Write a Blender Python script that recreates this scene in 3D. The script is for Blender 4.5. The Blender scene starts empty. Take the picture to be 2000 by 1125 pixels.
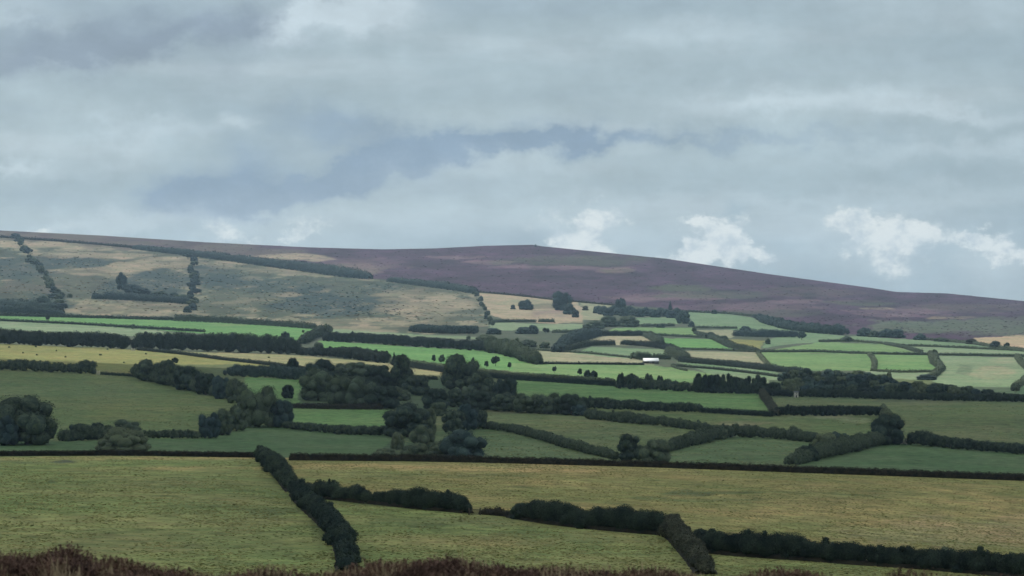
import bpy, math, random
import numpy as np

SC = bpy.context.scene
COL = SC.collection
F = 4331.0          # focal length in units of 1/2000 of the picture width
HZ = 610.0          # row of the true horizon

# ------------------------------------------------------------------ camera
cam_d = bpy.data.cameras.new("camera")
cam = bpy.data.objects.new("camera", cam_d)
COL.objects.link(cam)
cam.location = (0, 0, 0)
cam.rotation_euler = (math.radians(90), 0, 0)
cam_d.sensor_width = 36.0
cam_d.lens = 36.0 * F / 2000.0
cam_d.shift_y = (HZ - 562.5) / 2000.0
cam_d.clip_start = 0.5
cam_d.clip_end = 60000.0
cam_d.dof.use_dof = True
cam_d.dof.focus_distance = 1200.0
cam_d.dof.aperture_fstop = 5.6
SC.camera = cam

# ------------------------------------------------------------------ light
SUN_EL, SUN_AZ = 48.0, -38.0          # azimuth measured from +Y towards +X
sun_d = bpy.data.lights.new("sun", 'SUN')
sun_d.energy = 4.3
sun_d.angle = math.radians(0.6)
sun_d.color = (1.0, 0.95, 0.86)
sun = bpy.data.objects.new("sun", sun_d)
COL.objects.link(sun)
se, sa = math.radians(SUN_EL), math.radians(SUN_AZ)
SUN_DIR = np.array([math.cos(se) * math.sin(sa), math.cos(se) * math.cos(sa), math.sin(se)])
from mathutils import Vector, Matrix
sun.rotation_euler = Vector(SUN_DIR).to_track_quat('Z', 'Y').to_euler()

world = bpy.data.worlds.new("World")
SC.world = world
world.use_nodes = True
wn, wl = world.node_tree.nodes, world.node_tree.links
wn.clear()


class NT:
    """tiny helper for writing node maths"""
    def __init__(s, nodes, links): s.n, s.l = nodes, links
    def put(s, sock, v):
        if isinstance(v, bpy.types.NodeSocket): s.l.new(v, sock)
        elif v is not None: sock.default_value = v
    def m(s, op, a, b=None, c=None, clamp=False):
        n = s.n.new('ShaderNodeMath'); n.operation = op; n.use_clamp = clamp
        s.put(n.inputs[0], a)
        if b is not None: s.put(n.inputs[1], b)
        if c is not None: s.put(n.inputs[2], c)
        return n.outputs[0]
    def mix(s, f, a, b, mode='MIX'):
        n = s.n.new('ShaderNodeMix'); n.data_type = 'RGBA'; n.blend_type = mode
        s.put(n.inputs[0], f)
        for i, v in ((6, a), (7, b)):
            s.put(n.inputs[i], v if isinstance(v, bpy.types.NodeSocket) else (*v, 1.0))
        return n.outputs[2]
    def noise(s, vec, scale, detail=4, rough=0.5, dist=0.0):
        n = s.n.new('ShaderNodeTexNoise'); s.put(n.inputs['Vector'], vec)
        n.inputs['Scale'].default_value = scale; n.inputs['Detail'].default_value = detail
        n.inputs['Roughness'].default_value = rough; n.inputs['Distortion'].default_value = dist
        return n.outputs[0], n.outputs[1]
    def xyz(s, x, y, z):
        n = s.n.new('ShaderNodeCombineXYZ')
        for i, v in enumerate((x, y, z)): s.put(n.inputs[i], v)
        return n.outputs[0]
    def sep(s, v):
        n = s.n.new('ShaderNodeSeparateXYZ'); s.put(n.inputs[0], v)
        return n.outputs[0], n.outputs[1], n.outputs[2]
    def ramp(s, f, lo, hi, a=0.0, b=1.0):
        n = s.n.new('ShaderNodeMapRange'); n.interpolation_type = 'SMOOTHSTEP'
        s.put(n.inputs[0], f)
        for i, v in zip((1, 2, 3, 4), (lo, hi, a, b)): n.inputs[i].default_value = v
        return n.outputs[0]


W = NT(wn, wl)
sky = wn.new('ShaderNodeTexSky')
sky.sky_type = 'NISHITA'
sky.sun_disc = False
sky.sun_elevation = se
sky.sun_rotation = sa
sky.altitude = 300
bg_sky = wn.new('ShaderNodeBackground'); bg_sky.inputs[1].default_value = 0.10
wl.new(sky.outputs[0], bg_sky.inputs[0])
tc = wn.new('ShaderNodeTexCoord')
dx, dy, dz = W.sep(tc.outputs['Generated'])
fr = W.ramp(dy, 0.15, 0.5)                       # 1 in the northern half of the sky, where the picture looks
dys = W.m('MAXIMUM', dy, 0.15)
U0 = W.m('DIVIDE', W.m('MULTIPLY', dx, F / 1000), dys)
V0 = W.m('DIVIDE', W.m('MULTIPLY', dz, F / 1000), dys)
# turbulence that frays every cloud edge
q = W.xyz(U0, W.m('MULTIPLY', V0, 2.2), 0.0)
_, nc = W.noise(q, 3.5, 7, 0.58)
n1, n2, n3 = W.sep(nc)
_, nf = W.noise(W.xyz(U0, W.m('MULTIPLY', V0, 1.4), 3.7), 11.0, 6, 0.6)
f1, f2, f3 = W.sep(nf)
def warp(a, k1, k2, na, fa):
    t = W.m('MULTIPLY_ADD', W.m('SUBTRACT', na, 0.5), k1, a)
    return W.m('MULTIPLY_ADD', W.m('SUBTRACT', fa, 0.5), k2, t)
U = warp(U0, 0.26, 0.17, n1, f1)
V = warp(V0, 0.09, 0.13, n2, f2)

def blob(cx, cy, rx, ry, rot=0.0, amp=1.0, soft=1.0):
    """a soft cloud patch, centre and radii in image pixels"""
    cu, cv = (cx - 1000) / 1000, (HZ - cy) / 1000
    rx, ry = rx / 1000, ry / 1000
    c, s_ = math.cos(math.radians(rot)), math.sin(math.radians(rot))
    a = W.m('SUBTRACT', U, cu); b = W.m('SUBTRACT', V, cv)
    p = W.m('ADD', W.m('MULTIPLY', a, c / rx), W.m('MULTIPLY', b, s_ / rx))
    r = W.m('ADD', W.m('MULTIPLY', a, -s_ / ry), W.m('MULTIPLY', b, c / ry))
    d = W.m('ADD', W.m('MULTIPLY', p, p), W.m('MULTIPLY', r, r))
    e = W.m('EXPONENT', W.m('MULTIPLY', d, -soft))
    return W.m('MULTIPLY', e, amp)

def total(parts):
    t = parts[0]
    for p in parts[1:]: t = W.m('ADD', t, p)
    return W.m('MULTIPLY', W.m('MINIMUM', t, 1.0), fr)

# layered cloud sheet seen in perspective, all round the sky
den = W.m('ADD', W.m('ABSOLUTE', dz), 0.10)
pv = W.xyz(W.m('DIVIDE', dx, den), W.m('DIVIDE', dy, den), 0.0)
sh, _ = W.noise(pv, 0.55, 8, 0.55, 0.3)
st, _ = W.noise(W.xyz(W.m('MULTIPLY', U0, 0.45), W.m('MULTIPLY', V0, 3.0), 1.3), 3.0, 6, 0.55)
base = W.mix(W.ramp(sh, 0.35, 0.66), (0.372, 0.478, 0.535), (0.455, 0.560, 0.605))
base = W.mix(W.m('MULTIPLY', W.ramp(st, 0.5, 0.72), 0.60), base, (0.57, 0.67, 0.72))
base = W.mix(W.m('MULTIPLY', W.ramp(st, 0.48, 0.30), 0.40), base, (0.345, 0.44, 0.52))
lav = total([blob(415, 405, 90, 40, 14, 1.3), blob(370, 385, 60, 40, 0, .7), blob(470, 350, 100, 60, 25, .7), blob(590, 372, 130, 30, 22, 1.1), blob(520, 395, 120, 20, 8, .6),
             blob(740, 328, 150, 30, 17, 1.1), blob(900, 292, 180, 30, 11, 1.0), blob(1080, 275, 200, 20, 5, .85),
             blob(1400, 266, 280, 14, 0, .55), blob(650, 235, 140, 34, -12, .5), blob(790, 270, 150, 30, -8, .45)])
grey = total([blob(120, 70, 260, 55, 6, .9), blob(330, 75, 200, 30, 14, .7), blob(500, 60, 120, 60, 35, .5), blob(80, 120, 150, 24, 0, .5)])
pale = total([blob(690, 15, 120, 36, -6, 1.3), blob(620, 30, 70, 40, 10, .6), blob(560, 40, 60, 34, 20, .6), blob(1540, 195, 190, 26, 3, .75), blob(1840, 215, 150, 20, -5, .85),
              blob(250, 285, 70, 42, 10, .55), blob(460, 228, 40, 20, 0, .6), blob(330, 240, 90, 28, 0, .45), blob(45, 325, 70, 17, 4, .95),
              blob(1900, 300, 300, 22, 0, .45), blob(1000, 330, 260, 26, 3, .40), blob(1500, 390, 700, 22, 0, .35), blob(700, 440, 500, 40, 0, .30),
              blob(200, 440, 300, 20, 0, .45), blob(1900, 20, 300, 40, 0, .3), blob(1400, 60, 200, 22, -3, .35), blob(20, 20, 120, 20, 0, .3)])
base = W.mix(W.m('MULTIPLY', grey, .85), base, (0.255, 0.320, 0.405))
base = W.mix(W.m('MULTIPLY', lav, .92), base, (0.245, 0.345, 0.470))
base = W.mix(W.m('MULTIPLY', pale, .9), base, (0.62, 0.73, 0.79))
low = total([blob(1150, 460, 90, 36, -6, .55), blob(1400, 485, 90, 44, -10, .6), blob(1730, 500, 120, 50, -12, .6), blob(1950, 520, 130, 55, -12, .65), blob(1260, 470, 200, 26, -6, .3),
             blob(470, 465, 140, 16, 0, .4), blob(120, 445, 120, 14, 0, .4), blob(1560, 450, 120, 24, 0, .2)])
base = W.mix(W.m('MULTIPLY', low, .9), base, (0.58, 0.68, 0.72))
mot = W.m('MULTIPLY_ADD', W.m('SUBTRACT', n3, .5), .42, W.m('MULTIPLY_ADD', W.m('SUBTRACT', f1, .5), .34, 0.955))
base = W.mix(1.0, base, W.xyz(mot, mot, mot), 'MULTIPLY')
# bright heads of distant cumulus above the hill: crisp upper edge from the fine turbulence
def head(cx, cy, rx, ry, rot=0, amp=1.0): return blob(cx, cy, rx, ry, rot, amp, 1.0)
cum = total([head(1155, 420, 30, 22), head(1155, 455, 40, 44, 0, .8), head(1125, 482, 70, 14, -8, .9), head(1352, 440, 32, 26, 0, 1.2), head(1395, 474, 52, 36, -20, 1.1),
             head(1432, 468, 28, 38, 0, .9), head(1405, 500, 60, 20, -8, .7), head(1700, 450, 50, 34, -10, 1.1), head(1755, 476, 60, 34, -10, .9), head(1900, 465, 52, 12, 0, .95),
             head(1960, 490, 70, 24, -12, .8), head(1720, 500, 60, 30, -10, .35), head(455, 462, 42, 18, 0, .7), head(100, 444, 50, 10, 0, .6), head(590, 450, 30, 14, 0, .4),
             head(1060, 440, 70, 24, 0, .35)])
_, ng = W.noise(W.xyz(U0, W.m('MULTIPLY', V0, 1.3), 8.1), 24.0, 7, 0.62)
g1, g2, g3 = W.sep(ng)
cum0 = W.ramp(cum, 0.06, 0.30)
cum = W.m('MULTIPLY', W.ramp(W.m('MULTIPLY_ADD', W.m('SUBTRACT', g3, 0.5), 1.8, W.m('MULTIPLY_ADD', W.m('SUBTRACT', f3, 0.5), 1.2, cum)), 0.05, 0.80), W.m('MULTIPLY', fr, cum0))
shade = W.ramp(W.m('ADD', W.m('MULTIPLY', g2, .6), W.m('MULTIPLY', f2, .5)), 0.42, 0.62)
base = W.mix(W.m('MULTIPLY', cum, .92), base, W.mix(shade, (0.56, 0.65, 0.70), (0.84, 0.89, 0.88)))
blue = total([blob(1425, 415, 40, 18, 0, .8), blob(1650, 545, 200, 22, 0, .35), blob(1830, 520, 60, 40, 30, .45), blob(300, 470, 300, 14, 0, .3)])
base = W.mix(W.m('MULTIPLY', blue, .7), base, (0.33, 0.46, 0.54))
# an overcast sky is brighter towards the zenith than at the horizon
up = W.ramp(dz, 0.16, 0.75, 1.0, 1.45)
bg_cl = wn.new('ShaderNodeBackground')
wl.new(base, bg_cl.inputs[0]); wl.new(up, bg_cl.inputs[1])
mx = wn.new('ShaderNodeMixShader'); mx.inputs[0].default_value = 0.93
wo = wn.new('ShaderNodeOutputWorld')
wl.new(bg_sky.outputs[0], mx.inputs[1]); wl.new(bg_cl.outputs[0], mx.inputs[2]); wl.new(mx.outputs[0], wo.inputs[0])

SC.view_settings.view_transform = 'Standard'
SC.view_settings.look = 'None'
SC.view_settings.exposure = 0.0
SC.view_settings.gamma = 1.0
SC.view_settings.use_curve_mapping = False
SC.render.engine = 'CYCLES'
SC.cycles.use_denoising = True
SC.cycles.max_bounces = 6
SC.cycles.diffuse_bounces = 3
SC.cycles.transmission_bounces = 4
SC.cycles.volume_bounces = 1
SC.cycles.filter_width = 1.5

# ------------------------------------------------------------------ materials
def new_mat(name):
    m = bpy.data.materials.new(name); m.use_nodes = True
    n, l = m.node_tree.nodes, m.node_tree.links
    n.clear()
    out = n.new('ShaderNodeOutputMaterial'); b = n.new('ShaderNodeBsdfPrincipled')
    b.inputs['Roughness'].default_value = 0.95
    b.inputs['Specular IOR Level'].default_value = 0.08
    l.new(b.outputs[0], out.inputs[0])
    return m, NT(n, l), b

def ground_mat():
    m, N, b = new_mat("ground_cover")
    at = N.n.new('ShaderNodeAttribute'); at.attribute_name = 'cover'
    geo = N.n.new('ShaderNodeNewGeometry')
    P = geo.outputs['Position']
    a1, _ = N.noise(P, 0.022, 6, 0.6)
    a2, _ = N.noise(P, 0.16, 6, 0.62, 0.6)
    a3, _ = N.noise(P, 1.3, 5, 0.6)
    x, y, z = N.sep(P)
    a4, _ = N.noise(N.xyz(N.m('MULTIPLY', x, 0.35), y, z), 0.35, 5, 0.6)    # bands of longer grass lying across the slope
    k = N.m('MULTIPLY_ADD', N.m('SUBTRACT', a2, .5), 2.0, 1.0)
    k = N.m('MULTIPLY_ADD', N.m('SUBTRACT', a3, .5), 1.4, k)
    a0, _ = N.noise(P, 0.0065, 4, 0.55)
    k = N.m('MULTIPLY_ADD', N.m('SUBTRACT', a1, .5), 0.8, k)
    k = N.m('MULTIPLY_ADD', N.m('SUBTRACT', a0, .5), 0.6, k)
    k = N.m('MULTIPLY_ADD', N.m('SUBTRACT', a4, .5), 0.4, k)
    # patches run drier (redder) and lusher (greener) than the field's mean colour
    dry = N.mix(N.ramp(a1, .35, .65), (0.93, 1.03, 0.94), (1.09, 0.97, 1.0))
    dry2 = N.mix(N.ramp(a4, .38, .62), (0.95, 1.03, 0.98), (1.06, 0.98, 1.0))
    c = N.mix(1.0, at.outputs['Color'], dry, 'MULTIPLY')
    c = N.mix(1.0, c, dry2, 'MULTIPLY')
    g = N.xyz(k, k, k)
    c = N.mix(1.0, c, g, 'MULTIPLY')
    N.l.new(c, b.inputs['Base Color'])
    bp = N.n.new('ShaderNodeBump'); bp.inputs['Strength'].default_value = 0.6; bp.inputs['Distance'].default_value = 0.5
    h = N.m('ADD', a3, N.m('MULTIPLY', a2, 2.0))
    N.l.new(h, bp.inputs['Height']); N.l.new(bp.outputs[0], b.inputs['Normal'])
    return m

def leaf_mat(name, c1, c2, var=0.35, scale=0.35):
    m, N, b = new_mat(name)
    oi = N.n.new('ShaderNodeObjectInfo')
    geo = N.n.new('ShaderNodeNewGeometry')
    a, _ = N.noise(geo.outputs['Position'], scale, 4, 0.6)
    f = N.m('ADD', N.ramp(a, .32, .68), N.m('MULTIPLY', N.m('SUBTRACT', oi.outputs['Random'], .5), 1.1), clamp=True)
    c = N.mix(f, c1, c2)
    r = N.m('MULTIPLY_ADD', N.m('SUBTRACT', geo.outputs['Random Per Island'], .5), var * 2, 1.0)
    c = N.mix(1.0, c, N.xyz(r, r, r), 'MULTIPLY')
    N.l.new(c, b.inputs['Base Color'])
    return m

def plain_mat(name, c1, c2, scale=1.0, rough=0.9, bump=0.2):
    m, N, b = new_mat(name)
    geo = N.n.new('ShaderNodeNewGeometry')
    a, _ = N.noise(geo.outputs['Position'], scale, 5, 0.6)
    N.l.new(N.mix(N.ramp(a, .3, .7), c1, c2), b.inputs['Base Color'])
    b.inputs['Roughness'].default_value = rough
    bp = N.n.new('ShaderNodeBump'); bp.inputs['Strength'].default_value = bump; bp.inputs['Distance'].default_value = 0.1
    N.l.new(a, bp.inputs['Height']); N.l.new(bp.outputs[0], b.inputs['Normal'])
    return m

M = {
    'ground': ground_mat(),
    'dark': leaf_mat("foliage_dark", (0.016, 0.027, 0.025), (0.056, 0.075, 0.048), .28),
    'deep': leaf_mat("foliage_deep", (0.009, 0.016, 0.016), (0.026, 0.039, 0.029), .28),
    'olive': leaf_mat("foliage_olive", (0.044, 0.062, 0.044), (0.085, 0.103, 0.062), .28),
    'grey': leaf_mat("foliage_grey", (0.024, 0.030, 0.024), (0.052, 0.055, 0.038), .5, .6),
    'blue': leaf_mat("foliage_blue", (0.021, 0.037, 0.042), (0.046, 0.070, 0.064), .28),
    'brown': leaf_mat("foliage_brown", (0.014, 0.014, 0.012), (0.034, 0.030, 0.022), scale=0.8),
    'bank': plain_mat("bank_earth", (0.010, 0.010, 0.008), (0.024, 0.022, 0.015), 0.7),
    'bark': plain_mat("bark", (0.030, 0.026, 0.021), (0.070, 0.060, 0.048), 1.0),
    'stone': plain_mat("stone", (0.30, 0.29, 0.26), (0.44, 0.42, 0.37), 0.9),
    'white': plain_mat("white_sheet", (0.78, 0.79, 0.80), (0.84, 0.84, 0.84), 0.3, 0.5, 0.05),
    'render': plain_mat("white_render", (0.62, 0.60, 0.56), (0.74, 0.72, 0.68), 0.4),
    'timber': plain_mat("dark_timber", (0.025, 0.025, 0.025), (0.05, 0.048, 0.045), 0.4),
    'slate': plain_mat("slate", (0.08, 0.085, 0.095), (0.13, 0.135, 0.145), 0.8),
    'wood': plain_mat("pale_wood", (0.30, 0.28, 0.24), (0.45, 0.42, 0.36), 1.2),
    'pane': plain_mat("window_pane", (0.02, 0.022, 0.025), (0.03, 0.032, 0.035), 1.0, 0.15),
}

# ------------------------------------------------------------------ mesh helpers
def mesh_np(name, V, quads=None, tris=None, mat=None, smooth=False):
    me = bpy.data.meshes.new(name)
    V = np.asarray(V, dtype=np.float32)
    loops, starts, n = [], [], 0
    if quads is not None and len(quads):
        qd = np.asarray(quads, dtype=np.int32); loops.append(qd.ravel()); starts.append(np.arange(len(qd)) * 4); n = len(qd) * 4
    if tris is not None and len(tris):
        tr = np.asarray(tris, dtype=np.int32); loops.append(tr.ravel()); starts.append(n + np.arange(len(tr)) * 3)
    loops = np.concatenate(loops); starts = np.concatenate(starts).astype(np.int32)
    me.vertices.add(len(V)); me.vertices.foreach_set('co', V.ravel())
    me.loops.add(len(loops)); me.loops.foreach_set('vertex_index', loops)
    me.polygons.add(len(starts)); me.polygons.foreach_set('loop_start', starts)
    if smooth: me.polygons.foreach_set('use_smooth', np.ones(len(starts), dtype=bool))
    me.update(calc_edges=True)
    if mat is not None: me.materials.append(mat)
    return me

def tag(o, label=None, cat=None, group=None, kind=None):
    if label: o['label'] = label
    if cat: o['category'] = cat
    if group: o['group'] = group
    if kind: o['kind'] = kind
    return o

def link(name, data, parent=None, loc=(0, 0, 0)):
    o = bpy.data.objects.new(name, data); COL.objects.link(o)
    o.location = loc
    if parent is not None: o.parent = parent
    return o

# value noise
_rs = np.random.RandomState(7)
_tab = _rs.rand(256, 256)
def vnoise(x, y):
    xi = np.floor(x).astype(int); yi = np.floor(y).astype(int)
    fx = x - xi; fy = y - yi
    fx = fx * fx * (3 - 2 * fx); fy = fy * fy * (3 - 2 * fy)
    g = lambda a, b: _tab[a & 255, b & 255]
    return ((g(xi, yi) * (1 - fx) + g(xi + 1, yi) * fx) * (1 - fy) + (g(xi, yi + 1) * (1 - fx) + g(xi + 1, yi + 1) * fx) * fy)
def fbm(x, y, o=4, r=0.5):
    t, a, s = 0, 1.0, 0
    for i in range(o):
        t = t + a * vnoise(x * 2 ** i + 17.3 * i, y * 2 ** i + 5.1 * i); s += a; a *= r
    return t / s

# ------------------------------------------------------------------ relief of the valley
# ground heights come from image pixel rows, tabulated by distance at three pixel columns
TD = np.array([22, 60, 120, 200, 260, 300, 350, 420, 520, 620, 700, 780, 880, 1000, 1150, 1300, 1500, 1700, 1950, 2300, 2700, 3200, 3800, 4500, 5500, 6500, 7400, 8000], float)
T0 = np.array([1600, 1400, 1290, 1180, 1138, 1112, 1060, 990, 930, 898, 889, 906, 906, 888, 862, 835, 795, 760, 722, 695, 672, 648, 622, 590, 540, 492, 460, 450], float)
T1 = np.array([1600, 1400, 1290, 1195, 1150, 1125, 1078, 1020, 960, 917, 902, 922, 922, 900, 875, 850, 810, 785, 758, 732, 708, 682, 655, 630, 595, 548, 500, 482], float)
T2 = np.array([1600, 1400, 1290, 1205, 1160, 1138, 1118, 1078, 1012, 957, 936, 956, 950, 928, 898, 865, 815, 790, 772, 752, 730, 703, 682, 663, 640, 618, 596, 588], float)
SKU = np.array([-400, 0, 200, 400, 600, 750, 850, 950, 1040, 1060, 1150, 1300, 1500, 1700, 1750, 1850, 2000, 2400], float)
SKR = np.array([425, 450, 460, 473, 483, 487, 485, 480, 478, 481, 490, 505, 535, 562, 570, 573, 588, 602], float)

def pchip(x, y, xs):
    h = np.diff(x); d = np.diff(y) / h; m = np.zeros_like(y)
    for i in range(1, len(x) - 1):
        if d[i - 1] * d[i] > 0:
            w1, w2 = 2 * h[i] + h[i - 1], h[i] + 2 * h[i - 1]
            m[i] = (w1 + w2) / (w1 / d[i - 1] + w2 / d[i])
    m[0], m[-1] = d[0], 0
    k = np.clip(np.searchsorted(x, xs) - 1, 0, len(x) - 2)
    t = (xs - x[k]) / h[k]
    return ((1 + 2 * t) * (1 - t) ** 2 * y[k] + t * (1 - t) ** 2 * h[k] * m[k] + t * t * (3 - 2 * t) * y[k + 1] + t * t * (t - 1) * h[k] * m[k + 1])

LD = np.linspace(math.log(22), math.log(8000), 1600)
C0, C1, C2 = (pchip(np.log(TD), t, LD) for t in (T0, T1, T2))

def rowof(D, u):
    D = np.asarray(D, float); u = np.asarray(u, float)
    l = np.log(np.clip(D, 22, 8000))
    a, b, c = np.interp(l, LD, C0), np.interp(l, LD, C1), np.interp(l, LD, C2)
    t = np.clip(u, -300, 2300) / 1000.0
    r = a * (t - 1) * (t - 2) / 2 - b * t * (t - 2) + c * t * (t - 1) / 2
    a, b, c = C0[-1], C1[-1], C2[-1]
    r8 = a * (t - 1) * (t - 2) / 2 - b * t * (t - 2) + c * t * (t - 1) / 2
    s = np.interp(u, SKU, SKR)
    w = np.clip((D - 5200) / 2800, 0, 1); w = w * w * (3 - 2 * w)
    r = r + w * (s - r8)
    x = (u - 1000) / F * D
    amp = np.interp(D, [200, 700, 1000, 5000, 7000, 8000], [2.0, 0.6, 2.0, 1.2, 1.0, 0.25])
    sc = np.interp(D, [200, 1000, 8000], [1 / 30., 1 / 90., 1 / 400.])
    r = r + amp * (fbm(x * sc + 50, D * sc + 50, 3) - 0.5)
    return r + np.clip(D - 8000, 0, None) * 0.012

def zof(x, y):
    return -(rowof(y, 1000 + F * x / y) - HZ) / F * y

def place(u, row, zone='v'):
    """ground point and distance where the camera ray through an image pixel lands"""
    lo, hi = (260, 735) if zone == 'n' else (860, 8000)
    Ds = np.exp(np.linspace(math.log(lo), math.log(hi), 700))
    R = rowof(Ds, np.full(700, u))
    if zone == 'n':
        k = np.argmin(R); Ds, R = Ds[:k + 1], R[:k + 1]
    R = np.minimum.accumulate(R)
    D = float(np.interp(-row, -R, Ds))
    x = (u - 1000) / F * D
    return np.array([x, D, float(zof(np.array(x), np.array(D)))]), D

# ------------------------------------------------------------------ ground cover colours (albedo)
PAL = {
    'verge': (0.080, 0.098, 0.044), 'dry': (0.182, 0.168, 0.066), 'drygreen': (0.160, 0.178, 0.068), 'straw': (0.270, 0.220, 0.095),
    'valley': (0.062, 0.102, 0.047), 'valley2': (0.080, 0.114, 0.054), 'olive': (0.092, 0.120, 0.050), 'oliv2': (0.098, 0.120, 0.056),
    'mid': (0.100, 0.172, 0.064), 'yellow': (0.150, 0.152, 0.055), 'lush': (0.088, 0.185, 0.062), 'lush2': (0.112, 0.182, 0.074),
    'palegreen': (0.140, 0.185, 0.110), 'hay': (0.200, 0.198, 0.128), 'cream': (0.25, 0.225, 0.150), 'soft': (0.110, 0.165, 0.092),
    'rough': (0.056, 0.068, 0.046), 'rough2': (0.066, 0.072, 0.050), 'bracken': (0.017, 0.033, 0.034), 'tan': (0.255, 0.205, 0.142),
    'heather': (0.043, 0.022, 0.043), 'moorbrown': (0.082, 0.066, 0.056), 'mauve': (0.130, 0.084, 0.100), 'moorgreen': (0.056, 0.064, 0.042),
    'stubble': (0.31, 0.235, 0.155), 'floor': (0.050, 0.074, 0.040), 'pale': (0.185, 0.180, 0.095),
}
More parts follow.
